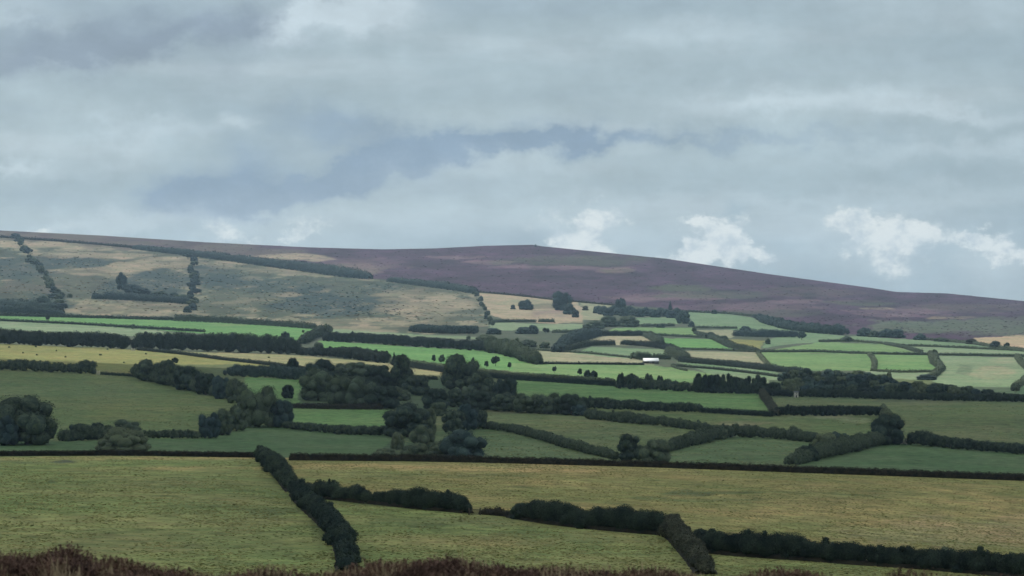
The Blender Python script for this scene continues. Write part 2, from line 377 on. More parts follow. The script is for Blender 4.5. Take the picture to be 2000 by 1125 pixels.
# (zone, name, cover, outline traced as image pixel column/row pairs)
FIELDS = [
    ('v', 'moorland', 'heather', [(-400, 380), (2400, 380), (2400, 660), (2000, 655), (1900, 663), (1830, 668), (1700, 656), (1600, 648), (1500, 622), (1340, 607), (1200, 594), (1100, 585), (925, 569), (720, 543), (500, 511), (370, 498), (250, 483), (130, 472), (0, 463), (-400, 440)]),
    ('v', 'rough_pasture', 'rough', [(-400, 440), (0, 463), (40, 466), (75, 515), (110, 560), (128, 608), (0, 612), (-400, 600)]),
    ('v', 'rough_pasture', 'rough2', [(40, 466), (130, 472), (250, 483), (370, 498), (378, 588), (300, 586), (180, 580), (112, 566), (75, 515)]),
    ('v', 'rough_pasture', 'rough2', [(112, 568), (180, 580), (378, 589), (372, 618), (350, 624), (200, 620), (128, 612)]),
    ('v', 'rough_pasture', 'rough', [(370, 498), (500, 511), (720, 543), (925, 569), (945, 610), (962, 650), (800, 655), (620, 643), (372, 624)]),
    ('v', 'pasture', 'tan', [(928, 568), (1100, 585), (1130, 590), (1140, 612), (1135, 630), (1080, 632), (1000, 628), (962, 618), (945, 600)]),
    ('v', 'pasture', 'palegreen', [(955, 630), (1000, 630), (1080, 633), (1140, 633), (1135, 643), (1080, 646), (960, 645)]),
    ('v', 'pasture', 'hay', [(1135, 590), (1200, 597), (1170, 625), (1140, 625)]),
    ('v', 'pasture', 'soft', [(1240, 620), (1325, 620), (1330, 633), (1245, 634)]),
    ('v', 'pasture', 'lush', [(-400, 590), (0, 615), (200, 620), (400, 627), (618, 641), (628, 650), (600, 668), (440, 655), (260, 641), (0, 626), (-400, 605)]),
    ('v', 'pasture', 'palegreen', [(-400, 606), (0, 627), (150, 634), (260, 642), (350, 650), (340, 660), (0, 645), (-400, 630)]),
    ('v', 'pasture', 'palegreen', [(640, 642), (720, 647), (825, 654), (950, 658), (950, 664), (640, 650)]),
    ('v', 'pasture', 'lush', [(625, 665), (700, 670), (800, 677), (940, 684), (1000, 696), (1045, 712), (1050, 726), (900, 720), (760, 705), (622, 690)]),
    ('v', 'pasture', 'yellow', [(-400, 650), (0, 672), (260, 682), (440, 703), (560, 716), (440, 712), (330, 712), (262, 732), (190, 730), (120, 725), (-400, 700)]),
    ('v', 'pasture', 'pale', [(330, 686), (500, 690), (610, 697), (800, 712), (880, 724), (870, 740), (640, 722), (440, 705)]),
    ('v', 'pasture', 'hay', [(1042, 682), (1140, 688), (1230, 697), (1275, 711), (1150, 711), (1048, 709)]),
    ('v', 'pasture', 'lush2', [(1000, 710), (1270, 712), (1350, 724), (1440, 737), (1370, 748), (1205, 745), (1000, 733)]),
    ('v', 'pasture', 'soft', [(1120, 690), (1155, 677), (1300, 683), (1312, 698), (1235, 701)]),
    ('v', 'pasture', 'cream', [(1128, 671), (1168, 656), (1262, 656), (1280, 672), (1200, 674)]),
    ('v', 'pasture', 'lush', [(1282, 660), (1400, 663), (1432, 684), (1312, 681)]),
    ('v', 'pasture', 'soft', [(1335, 608), (1440, 614), (1560, 647), (1440, 645), (1362, 640)]),
    ('v', 'pasture', 'lush2', [(1200, 640), (1360, 640), (1360, 655), (1285, 656), (1180, 650)]),
    ('v', 'pasture', 'hay', [(1308, 685), (1480, 689), (1500, 715), (1330, 705)]),
    ('v', 'pasture', 'hay', [(1360, 645), (1440, 645), (1430, 660), (1385, 660)]),
    ('v', 'pasture', 'yellow', [(1422, 662), (1495, 666), (1480, 684), (1435, 680)]),
    ('v', 'pasture', 'soft', [(1555, 647), (1640, 655), (1640, 667), (1560, 670), (1490, 680), (1495, 665)]),
    ('v', 'pasture', 'lush2', [(1480, 688), (1600, 668), (1725, 672), (1800, 692), (1700, 691)]),
    ('v', 'pasture', 'soft', [(1640, 655), (1800, 664), (1925, 675), (2400, 700), (2400, 712), (1980, 685), (1850, 679), (1730, 672), (1640, 666)]),
    ('v', 'pasture', 'palegreen', [(1730, 673), (1850, 679), (1980, 685), (2400, 712), (2400, 728), (2000, 696), (1830, 693), (1790, 690)]),
    ('v', 'pasture', 'lush2', [(1476, 688), (1700, 692), (1708, 706), (1706, 724), (1600, 724), (1500, 718)]),
    ('v', 'pasture', 'lush2', [(1698, 692), (1822, 694), (1832, 712), (1838, 726), (1706, 724), (1708, 706)]),
    ('v', 'pasture', 'palegreen', [(1822, 694), (1990, 698), (1996, 712), (2010, 722), (1990, 745), (1982, 770), (1890, 770), (1812, 740), (1840, 724)]),
    ('v', 'pasture', 'soft', [(1990, 698), (2400, 728), (2400, 790), (1982, 770), (2005, 722)]),
    ('v', 'pasture', 'palegreen', [(1690, 724), (1838, 726), (1800, 742), (1700, 738)]),
    ('v', 'pasture', 'stubble', [(1900, 660), (2000, 654), (2400, 670), (2400, 695), (1998, 683), (1925, 675)]),
    ('v', 'pasture', 'soft', [(1320, 705), (1500, 722), (1560, 742), (1400, 735)]),
    ('v', 'pasture', 'palegreen', [(1400, 732), (1560, 742), (1560, 760), (1380, 752)]),
    ('v', 'pasture', 'mid', [(990, 738), (1205, 750), (1480, 768), (1512, 812), (1370, 800), (1130, 795), (1000, 785)]),
    ('v', 'pasture', 'oliv2', [(1490, 768), (1600, 775), (2000, 782), (2400, 790), (2400, 930), (2000, 884), (1770, 866), (1735, 862), (1730, 812), (1512, 812)]),
    ('v', 'pasture', 'olive', [(1130, 795), (1370, 802), (1510, 812), (1728, 812), (1730, 862), (1600, 862), (1420, 850), (1370, 838), (1250, 826), (1140, 812)]),
    ('v', 'pasture', 'oliv2', [(935, 790), (1140, 812), (1370, 838), (1420, 850), (1300, 876), (1210, 896), (1140, 882), (1080, 862), (1000, 842), (930, 836)]),
    ('v', 'pasture', 'valley2', [(1300, 876), (1420, 850), (1600, 862), (1560, 905), (1500, 935), (1250, 935)]),
    ('v', 'pasture', 'valley', [(1560, 905), (1640, 885), (1735, 862), (1850, 873), (2000, 885), (2400, 935), (2400, 1000), (1500, 1000)]),
    ('v', 'pasture', 'valley2', [(780, 850), (930, 836), (1000, 842), (1080, 862), (1140, 882), (1210, 896), (1250, 960), (700, 960)]),
    ('v', 'pasture', 'olive', [(-400, 690), (0, 724), (190, 730), (262, 735), (330, 750), (480, 784), (440, 848), (385, 856), (110, 860), (0, 860), (-400, 860)]),
    ('v', 'pasture', 'mid', [(480, 735), (600, 742), (620, 800), (560, 800), (480, 784)]),
    ('v', 'pasture', 'mid', [(560, 795), (760, 795), (770, 845), (680, 847), (560, 836)]),
    ('v', 'pasture', 'valley', [(-400, 860), (110, 862), (385, 856), (440, 848), (500, 828), (560, 836), (680, 847), (780, 850), (760, 960), (-400, 960)]),
    ('v', 'woodland_floor', 'floor', [(600, 738), (700, 730), (800, 735), (870, 742), (960, 762), (1005, 788), (1140, 800), (1140, 814), (1050, 803), (940, 797), (860, 803), (760, 800), (600, 798), (580, 775)]),
    ('v', 'woodland_floor', 'floor', [(1500, 742), (1600, 738), (1750, 752), (1900, 765), (2100, 776), (2100, 788), (1500, 776)]),
    ('v', 'woodland_floor', 'floor', [(770, 855), (850, 860), (920, 868), (960, 890), (940, 940), (720, 940), (740, 885)]),
    ('n', 'near_pasture', 'drygreen', [(-400, 860), (510, 860), (545, 930), (568, 958), (590, 985), (625, 1012), (655, 1045), (672, 1080), (675, 1200), (-400, 1200)]),
    ('n', 'near_pasture', 'dry', [(510, 860), (2400, 860), (2400, 1200), (2000, 1130), (1650, 1102), (1385, 1082), (1305, 1042), (1200, 1036), (1000, 1010), (915, 1000), (700, 980), (575, 968), (545, 930)]),
    ('n', 'near_pasture', 'drygreen', [(575, 968), (700, 980), (915, 1000), (1000, 1010), (1200, 1036), (1305, 1042), (1355, 1090), (1380, 1200), (675, 1200), (672, 1080), (625, 1012)]),
    ('n', 'near_pasture', 'drygreen', [(1385, 1082), (1650, 1102), (2000, 1130), (2400, 1200), (1380, 1200), (1355, 1080)]),
]
# growth of another colour inside the fields: (zone, x, y, rx, ry, cover, strength)
PATCH = [
    ('v', 20, 475, 90, 6, 'tan', .8), ('v', 130, 480, 90, 8, 'tan', .7), ('v', 30, 525, 75, 22, 'bracken', .8), ('v', 150, 513, 70, 12, 'bracken', .8),
    ('v', 260, 520, 50, 8, 'tan', .7), ('v', 190, 532, 80, 9, 'tan', .55), ('v', 320, 515, 60, 10, 'tan', .6), ('v', 300, 550, 85, 22, 'bracken', .85), ('v', 230, 572, 60, 14, 'bracken', .7),
    ('v', 420, 535, 75, 22, 'bracken', .75), ('v', 430, 515, 60, 6, 'tan', .6), ('v', 520, 525, 120, 10, 'moorgreen', .6), ('v', 640, 525, 120, 10, 'tan', .35),
    ('v', 620, 590, 110, 26, 'bracken', .9), ('v', 560, 560, 70, 14, 'bracken', .6), ('v', 740, 605, 70, 12, 'bracken', .6), ('v', 740, 565, 60, 12, 'bracken', .5), ('v', 700, 572, 50, 10, 'moorgreen', .6),
    ('v', 820, 590, 90, 26, 'tan', .5), ('v', 760, 605, 50, 10, 'tan', .5), ('v', 880, 610, 70, 14, 'rough2', .5), ('v', 560, 575, 40, 5, 'tan', .6), ('v', 260, 602, 110, 12, 'tan', .35),
    ('v', 40, 596, 90, 10, 'bracken', .9), ('v', 90, 580, 40, 14, 'bracken', .5), ('v', 60, 560, 60, 14, 'moorbrown', .5), ('v', 470, 580, 80, 16, 'rough2', .6), ('v', 500, 610, 150, 10, 'moorgreen', .4),
    ('v', 100, 462, 260, 9, 'moorbrown', .9), ('v', 330, 478, 180, 9, 'moorbrown', .9), ('v', 480, 490, 120, 10, 'moorbrown', .8), ('v', 600, 503, 60, 7, 'tan', .9), ('v', 560, 500, 60, 5, 'tan', .7), ('v', 690, 512, 90, 12, 'mauve', .4),
    ('v', 900, 502, 60, 3, 'mauve', .9), ('v', 960, 512, 70, 4, 'mauve', .8), ('v', 1100, 522, 130, 4, 'mauve', .7), ('v', 1200, 528, 40, 6, 'tan', .3), ('v', 1120, 508, 140, 9, 'moorgreen', .6),
    ('v', 1330, 562, 50, 7, 'moorgreen', .8), ('v', 1290, 580, 120, 8, 'mauve', .6), ('v', 1400, 575, 120, 8, 'moorgreen', .6), ('v', 1480, 545, 120, 8, 'heather', .8), ('v', 1250, 582, 60, 4, 'mauve', .8), ('v', 1450, 600, 120, 8, 'mauve', .5),
    ('v', 1570, 590, 90, 4, 'mauve', .7), ('v', 1720, 602, 30, 3, 'tan', .9), ('v', 1690, 592, 60, 4, 'moorgreen', .7), ('v', 1760, 610, 110, 8, 'mauve', .7), ('v', 1860, 620, 40, 3, 'tan', .5), ('v', 1850, 640, 170, 15, 'soft', .45), ('v', 1880, 645, 170, 12, 'moorgreen', .5), ('v', 1960, 630, 120, 12, 'moorgreen', .7),
    ('v', 1600, 570, 90, 10, 'moorbrown', .4), ('v', 1900, 600, 130, 8, 'moorbrown', .5), ('v', 1500, 612, 90, 8, 'moorgreen', .5), ('v', 1950, 590, 90, 5, 'heather', .8),
    ('v', 200, 500, 110, 6, 'tan', .6), ('v', 90, 545, 50, 10, 'moorgreen', .5), ('v', 470, 548, 60, 10, 'bracken', .6), ('v', 660, 550, 90, 8, 'moorgreen', .5), ('v', 850, 570, 60, 8, 'moorgreen', .4),
    ('v', 840, 600, 70, 14, 'tan', .5), ('v', 420, 600, 60, 10, 'moorgreen', .4), ('v', 700, 630, 200, 8, 'tan', .25), ('v', 1020, 592, 60, 6, 'hay', .6), ('v', 1000, 607, 50, 7, 'cream', .5), ('v', 1080, 612, 40, 10, 'mauve', .5), ('v', 1060, 598, 40, 5, 'rough2', .6),
    ('v', 1930, 728, 40, 14, 'tan', .45), ('v', 1880, 722, 16, 10, 'rough', .4), ('v', 1960, 705, 30, 5, 'tan', .3), ('v', 1790, 715, 60, 6, 'lush', .4),
    ('v', 100, 760, 150, 18, 'valley2', .5), ('v', 300, 800, 120, 20, 'yellow', .25), ('v', 330, 790, 90, 12, 'olive', .3), ('v', 1600, 817, 100, 4, 'hay', .6), ('v', 1680, 822, 40, 3, 'cream', .35), ('v', 1440, 826, 70, 5, 'tan', .35),
    ('v', 1900, 810, 120, 14, 'olive', .6), ('v', 1850, 782, 150, 4, 'rough2', .5), ('v', 1100, 830, 90, 12, 'yellow', .2), ('v', 1000, 803, 60, 5, 'rough2', .5), ('v', 1600, 780, 90, 5, 'valley2', .5),
    ('n', 300, 895, 330, 3, 'straw', .8), ('n', 1200, 915, 800, 6, 'straw', .85), ('n', 900, 910, 250, 7, 'straw', .6), ('n', 120, 902, 26, 2.6, 'rough', .9), ('n', 100, 940, 8, 3, 'verge', .9), ('n', 40, 902, 40, 3, 'verge', .5),
    ('n', 330, 945, 60, 12, 'verge', .3), ('n', 460, 1000, 120, 90, 'verge', .22), ('n', 230, 1060, 160, 20, 'verge', .3), ('n', 470, 975, 60, 8, 'straw', .18), ('n', 530, 1000, 50, 8, 'verge', .5),
    ('n', 1340, 962, 60, 6, 'verge', .75), ('n', 1420, 962, 120, 3, 'verge', .6), ('n', 1260, 972, 60, 2.5, 'verge', .55), ('n', 1400, 977, 120, 3, 'verge', .5), ('n', 1500, 985, 70, 4, 'verge', .3), ('n', 700, 925, 120, 10, 'drygreen', .6),
    ('n', 780, 930, 90, 6, 'verge', .25), ('n', 960, 930, 80, 3, 'verge', .4), ('n', 1750, 1000, 300, 50, 'straw', .35), ('n', 1880, 1040, 200, 30, 'stubble', .30), ('n', 1950, 985, 120, 14, 'straw', .5), ('n', 1650, 970, 120, 14, 'verge', .25), ('n', 1560, 1020, 90, 14, 'drygreen', .4),
    ('n', 900, 1020, 160, 9, 'verge', .45), ('n', 760, 985, 90, 5, 'verge', .5), ('n', 1060, 1050, 150, 14, 'verge', .35), ('n', 870, 1060, 180, 22, 'straw', .28), ('n', 1250, 1060, 60, 14, 'straw', .25),
    ('n', 1150, 945, 160, 10, 'straw', .3), ('n', 620, 1000, 12, 60, 'verge', .4), ('n', 1010, 1000, 60, 6, 'straw', .4),
]

def inside(poly, x, y):
    c = np.zeros(x.shape, bool)
    p = np.array(poly, float); q_ = np.roll(p, -1, axis=0)
    for (x1, y1), (x2, y2) in zip(p, q_):
        if y1 == y2: continue
        c ^= ((y1 > y) != (y2 > y)) & (x < (x2 - x1) * (y - y1) / (y2 - y1) + x1)
    return c

def build_ground():
    # rings of ground, closely spaced where the slope faces the viewpoint
    Dd = np.exp(np.linspace(math.log(22), math.log(8000), 6000))
    Rm = rowof(Dd, np.full(6000, 1000.0))
    step = np.abs(np.diff(Rm)) / 1.7 + np.diff(np.log(Dd)) / 0.035
    acc = np.concatenate([[0], np.cumsum(step)])
    nD = int(acc[-1])
    D = np.interp(np.linspace(0, acc[-1], nD), acc, Dd)
    D = np.concatenate([D, [8060, 8150, 8400, 8900, 9800, 11500, 14000]])
    u = np.concatenate([-np.array([9000, 7000, 5000, 3500, 2400, 1600, 1000, 600, 350, 200, 120, 80]), np.arange(-56, 2057, 4.0), 1000 + np.array([1080, 1120, 1200, 1350, 1600, 2000, 2600, 3500, 5000, 7000, 9000, 11000])])
    UU, DD = np.meshgrid(u, D)
    RR = rowof(DD, UU)
    X = (UU - 1000) / F * DD; Z = -(RR - HZ) / F * DD
    nu = len(u)
    V = np.stack([X, DD, Z], -1).reshape(-1, 3)
    # cover of each vertex, with slightly wandering field edges
    jx = (fbm(UU / 30, RR / 9, 3) - .5) * 10; jy = (fbm(UU / 30 + 9, RR / 9 + 4, 3) - .5) * 3
    qu, qr = (UU + jx).ravel(), (RR + jy).ravel()
    dist = DD.ravel()
    col = np.tile(np.array(PAL['verge']), (len(V), 1))
    ident = np.zeros(len(V), int)
    for k, (zone, nm, cov, poly) in enumerate(FIELDS):
        zm = (dist < 745) if zone == 'n' else (dist >= 745)
        mm = zm & inside(poly, qu, qr)
        col[mm] = PAL[cov]; ident[mm] = k + 1
    farm = (dist > 2500) & (ident == 0); col[farm] = PAL['rough']
    # uneven heath and rough grazing
    hill = np.isin(ident, [k + 1 for k, f in enumerate(FIELDS) if f[1] in ('moorland', 'rough_pasture')])
    n = fbm(UU / 48 + 70, RR / 8 + 11, 5, .62).ravel()
    n2 = fbm(UU / 22 + 170, RR / 2.5 + 61, 4, .62).ravel()
    col[hill] *= (1 + (n[hill, None] - .5) * 1.8 + (n2[hill, None] - .5) * .5)
    rough = np.isin(ident, [2, 3, 4, 5])
    sel = rough & (n > .56)
    t = np.clip((n - .54) * 8, 0, .55)[:, None]
    col = np.where(sel[:, None], col * (1 - t) + np.array(PAL['tan']) * t, col)
    # patches
    wx = (fbm(UU / 60 + 3, RR / 12 + 8, 4, .6) - .5); wy = (fbm(UU / 60 + 31, RR / 12 + 2, 4, .6) - .5)
    for (zone, cx, cy, rx, ry, cov, s) in PATCH:
        zm = (dist < 745) if zone == 'n' else (dist >= 745)
        a = (UU + wx * rx * 1.6 - cx) / rx; b = (RR + wy * max(ry, 5) * 1.8 - cy) / ry
        d2 = (a * a + b * b).ravel()
        w = s * np.clip((1.35 - d2) * 1.6, 0, 1) * zm
        if cov == 'bracken':
            w = w * np.clip(fbm(UU.ravel() / 30 + cx, RR.ravel() / 4 + cy, 3, .6) * 4 - .5, .65, 1)
        elif cov in ('tan', 'cream', 'hay', 'mauve', 'moorgreen', 'moorbrown'):
            w = w * np.clip(np.clip(fbm(UU.ravel() / 45 + cx, RR.ravel() / 5 + cy, 4, .6) * 4.0 - 1.2, 0, 1) * .75 + .35, 0, 1)
        col = col * (1 - w[:, None]) + np.array(PAL[cov]) * w[:, None]
    col = np.clip(col, .01, .6)
    # faces
    i = np.arange(len(D) - 1)[:, None] * nu + np.arange(nu - 1)[None, :]
    Q = np.stack([i, i + 1, i + 1 + nu, i + nu], -1).reshape(-1, 4)
    fid = ident[Q[:, 0]]
    for k in range(len(FIELDS) + 1):
        q_ = Q[fid == k]
        if not len(q_): continue
        used, inv = np.unique(q_, return_inverse=True)
        me = mesh_np('ground' if k == 0 else FIELDS[k - 1][1], V[used], quads=inv.reshape(-1, 4), mat=M['ground'], smooth=True)
        at = me.color_attributes.new('cover', 'FLOAT_COLOR', 'POINT')
        at.data.foreach_set('color', np.concatenate([col[used], np.ones((len(used), 1))], 1).astype(np.float32).ravel())
        o = link('ground' if k == 0 else FIELDS[k - 1][1], me)
        tag(o, kind='structure')
build_ground()

# ------------------------------------------------------------------ foliage
def leaves(P, N, size, rng, jit=0.7):
    """leaf sprays: one small four-cornered face per point, roughly along the surface"""
    n = len(P)
    N = N + rng.normal(0, jit, (n, 3)) * 0.32
    N /= np.linalg.norm(N, axis=1, keepdims=True) + 1e-9
    a = rng.normal(size=(n, 3)); T = a - (a * N).sum(1, keepdims=True) * N
    T /= np.linalg.norm(T, axis=1, keepdims=True) + 1e-9
    B = np.cross(N, T)
    s = (size * rng.uniform(.55, 1.3, n))[:, None]
    k = rng.uniform(.5, 1, (n, 4, 1))
    V = np.stack([P + T * s * k[:, 0], P + B * s * k[:, 1] * .8 - N * s * .25, P - T * s * k[:, 2], P - B * s * k[:, 3] * .8 - N * s * .25], 1)
    return V.reshape(-1, 3), np.arange(n * 4).reshape(-1, 4)

def join(parts):
    Vs, Qs, o = [], [], 0
    for V, q_ in parts:
        Vs.append(V); Qs.append(q_ + o); o += len(V)
    return np.concatenate(Vs), np.concatenate(Qs)

def ellipsoid(c, r, nu=8, nv=6, rng=None, jag=.12):
    th = np.linspace(0, 2 * math.pi, nu, endpoint=False); ph = np.linspace(.02, math.pi - .02, nv)
    A, B = np.meshgrid(th, ph)
    k = 1 + (rng.uniform(-jag, jag, A.shape) if rng is not None else 0)
    V = np.stack([c[0] + r[0] * k * np.cos(A) * np.sin(B), c[1] + r[1] * k * np.sin(A) * np.sin(B), c[2] + r[2] * k * np.cos(B)], -1).reshape(-1, 3)
    q_ = [[j * nu + i, j * nu + (i + 1) % nu, (j + 1) * nu + (i + 1) % nu, (j + 1) * nu + i] for j in range(nv - 1) for i in range(nu)]
    return V, np.array(q_)

def tube(pts, rad, n=7):
    pts = np.array(pts, float); V = []
    for i, p in enumerate(pts):
        d = pts[min(i + 1, len(pts) - 1)] - pts[max(i - 1, 0)]; d /= np.linalg.norm(d) + 1e-9
        a = np.cross(d, [0.3, 1, .1]); a /= np.linalg.norm(a) + 1e-9; b = np.cross(d, a)
        for k in range(n):
            t = 2 * math.pi * k / n; V.append(p + rad[i] * (math.cos(t) * a + math.sin(t) * b))
    q_ = [[i * n + k, i * n + (k + 1) % n, (i + 1) * n + (k + 1) % n, (i + 1) * n + k] for i in range(len(pts) - 1) for k in range(n)]
    return np.array(V), np.array(q_)

def crown_arrays(shape, nleaf, size, rng):
    """crown in a unit box: x,y in -.5...5, z 0..1"""
    lobes = []
    if shape == 'conifer':
        for i in range(9):
            z = .12 + .80 * i / 8; r = .46 * (1 - (i / 8.6)) + .04
            lobes.append((np.array([rng.uniform(-.04, .04), rng.uniform(-.04, .04), z]), np.array([r, r, .10])))
    elif shape == 'bush':
        lobes.append((np.array([0, 0, .42]), np.array([.38, .38, .40])))
        big = nleaf > 5000
        for i in range(34 if big else 16):
            a = rng.uniform(0, 6.28); e = rng.uniform(0, 1.4); k = rng.uniform(.14, .28) if big else rng.uniform(.20, .34)
            lobes.append((np.array([.36 * math.cos(a) * math.cos(e) , .36 * math.sin(a) * math.cos(e), .30 + .44 * math.sin(e) * rng.uniform(.7, 1.05)]), np.array([k * .62, k * .62, k * .85])))
        for i in range(8):
            a = i / 8 * 6.28; lobes.append((np.array([.33 * math.cos(a), .33 * math.sin(a), .16]), np.array([.18, .18, .17])))
    else:
        cz, rz = (.50, .43) if shape == 'round' else (.50, .46)
        rx = .37 if shape == 'round' else .33
        tiny = nleaf < 1000
        if tiny: cz, rz = .60, .34
        lobes.append((np.array([0, 0, cz]), np.array([rx * .95, rx * .95, rz * .9])))
        for i in range(0 if tiny else 10):
            a = i / 10 * 6.28 + rng.uniform(-.3, .3); k = rng.uniform(.12, .18)
            lobes.append((np.array([rx * .88 * math.cos(a), rx * .88 * math.sin(a), rng.uniform(.12, .26)]), np.array([k, k, k])))
        for i in range(17):
            a = rng.uniform(0, 6.28); e = math.asin(rng.uniform(-.72, 1.0)); k = rng.uniform(.12, .25)
            o = np.array([rx * math.cos(a) * math.cos(e), rx * math.sin(a) * math.cos(e), cz + rz * math.sin(e) * .92 - (.04 if e > 1 else 0)])
            lobes.append((o, np.array([k, k, k * (.9 if tiny else 1.12)])))
    area = np.array([(l[1][0] * l[1][2]) for l in lobes]); cnt = (area / area.sum() * nleaf).astype(int) + 3
    P, N = [], []
    for (c, r), n in zip(lobes, cnt):
        d = rng.normal(size=(n, 3)); d /= np.linalg.norm(d, axis=1, keepdims=True)
        d[:, 2] = np.where((d[:, 2] < -.3) & (rng.rand(n) < .6), -d[:, 2], d[:, 2])
        P.append(c + d * r * rng.uniform(.80, 1.20, (n, 1))); N.append(d)
    P = np.concatenate(P); N = np.concatenate(N)
    P[:, 2] = np.clip(P[:, 2], .015, 1.03)
    parts = [leaves(P, N, size, rng)]
    for c, r in lobes: parts.append(ellipsoid(c, r * .86, 7, 5, rng, .1))
    return join(parts)

def trunk_arrays(rng, shape):
    h = .42 if shape in ('round', 'oval') else (.9 if shape == 'conifer' else .3)
    p = [tube([(0, 0, -.06), (0, 0, .03), (.01, 0, h * .6), (.015, .01, h)], [.055, .036, .027, .014])]
    if shape != 'conifer':
        for i in range(5):
            a = i * 1.26 + rng.uniform(-.3, .3); z = h * rng.uniform(.5, .9); L = rng.uniform(.16, .26)
            p.append(tube([(0.01, 0, z), (L * .5 * math.cos(a), L * .5 * math.sin(a), z + L * .6), (L * math.cos(a), L * math.sin(a), z + L * 1.2)], [.017, .011, .005], 5))
    return join(p)

LOD = {'S': (600, .050), 'M': (2000, .032), 'L': (7000, .018)}
_cache = {}
def tree_mesh(shape, lod, mat, var):
    key = (shape, lod, mat, var)
    if key not in _cache:
        g = (shape, lod, var)
        if g not in _cache:
            rng = np.random.RandomState(abs(hash(str(g))) % 1000 if False else sum(ord(c) for c in str(g)) * 7 % 9973)
            n, s = LOD[lod]
            _cache[g] = (mesh_np('crown', *crown_arrays(shape, n, s, rng)[:1], quads=None, tris=None) if False else crown_arrays(shape, n, s, rng), trunk_arrays(rng, shape))
        (cv, cq), (tv, tq) = _cache[g]
        _cache[key] = (mesh_np('crown', cv, quads=cq, mat=M[mat]), mesh_np('trunk', tv, quads=tq, mat=M['bark'], smooth=True))
    return _cache[key]

RR_ = random.Random(5)
def tree(x, row, w, h, shape='round', mat='dark', label=None, name='tree', cat='tree', group=None, zone='v', sink=0.0):
    """one tree; x, row, w and h are image pixels, scaled to metres by distance"""
    P, D = place(x, row, zone)
    m = D / F
    lod = 'L' if max(w, h) > 48 else ('M' if max(w, h) > 22 else 'S')
    cr, tr = tree_mesh(shape, lod, mat, RR_.randrange(4 if lod != 'L' else 3))
    e = link(name, None, loc=(P[0], P[1], P[2] - .2 - sink))
    e.rotation_euler.z = RR_.uniform(0, 6.28)
    W_ = w * m * (1.05 if w > 20 else .95); H_ = h * m * 1.02
    dd = W_ * RR_.uniform(.9, 1.1)
    e.scale = (W_, dd, H_)
    e.empty_display_size = .3
    tag(e, label, cat, group)
    link('crown', cr, e)
    link('trunk', tr, e)
    return e

def finish_hedge(V, Q, mat, name, label, cat, group, org, bank, S, C, pr, width, rng):
    me = mesh_np('foliage', V, quads=Q, mat=M[mat])
    if bank > 0:
        e = link(name, None, loc=org); e.empty_display_size = .5
        tag(e, label, cat, group)
        link('foliage', me, e)
        nb = max(6, int(S[-1] / 2.5)); sb = np.linspace(0, S[-1], nb)
        c = np.stack([np.interp(sb, S, C[:, k]) for k in range(3)], 1); p = np.stack([np.interp(sb, S, pr[:, k]) for k in range(2)], 1)
        prof = [(-1.0, -.4), (-.80, .55), (-.45, 1.0), (.45, 1.0), (.80, .55), (1.0, -.4)]
        BV = []
        for j in range(nb):
            for (a, b) in prof:
                q3 = c[j].copy(); q3[:2] += p[j] * a * width * .55 * rng.uniform(.9, 1.1); q3[2] += b * bank * rng.uniform(.85, 1.1); BV.append(q3 - org)
        i = np.arange(nb - 1)[:, None] * 6 + np.arange(5)[None, :]
        link('earth_bank', mesh_np('earth_bank', BV, quads=np.stack([i, i + 6, i + 7, i + 1], -1).reshape(-1, 4), mat=M['bank']), e)
        return e
    o = link(name, me, loc=org)
    return tag(o, label, cat, group)

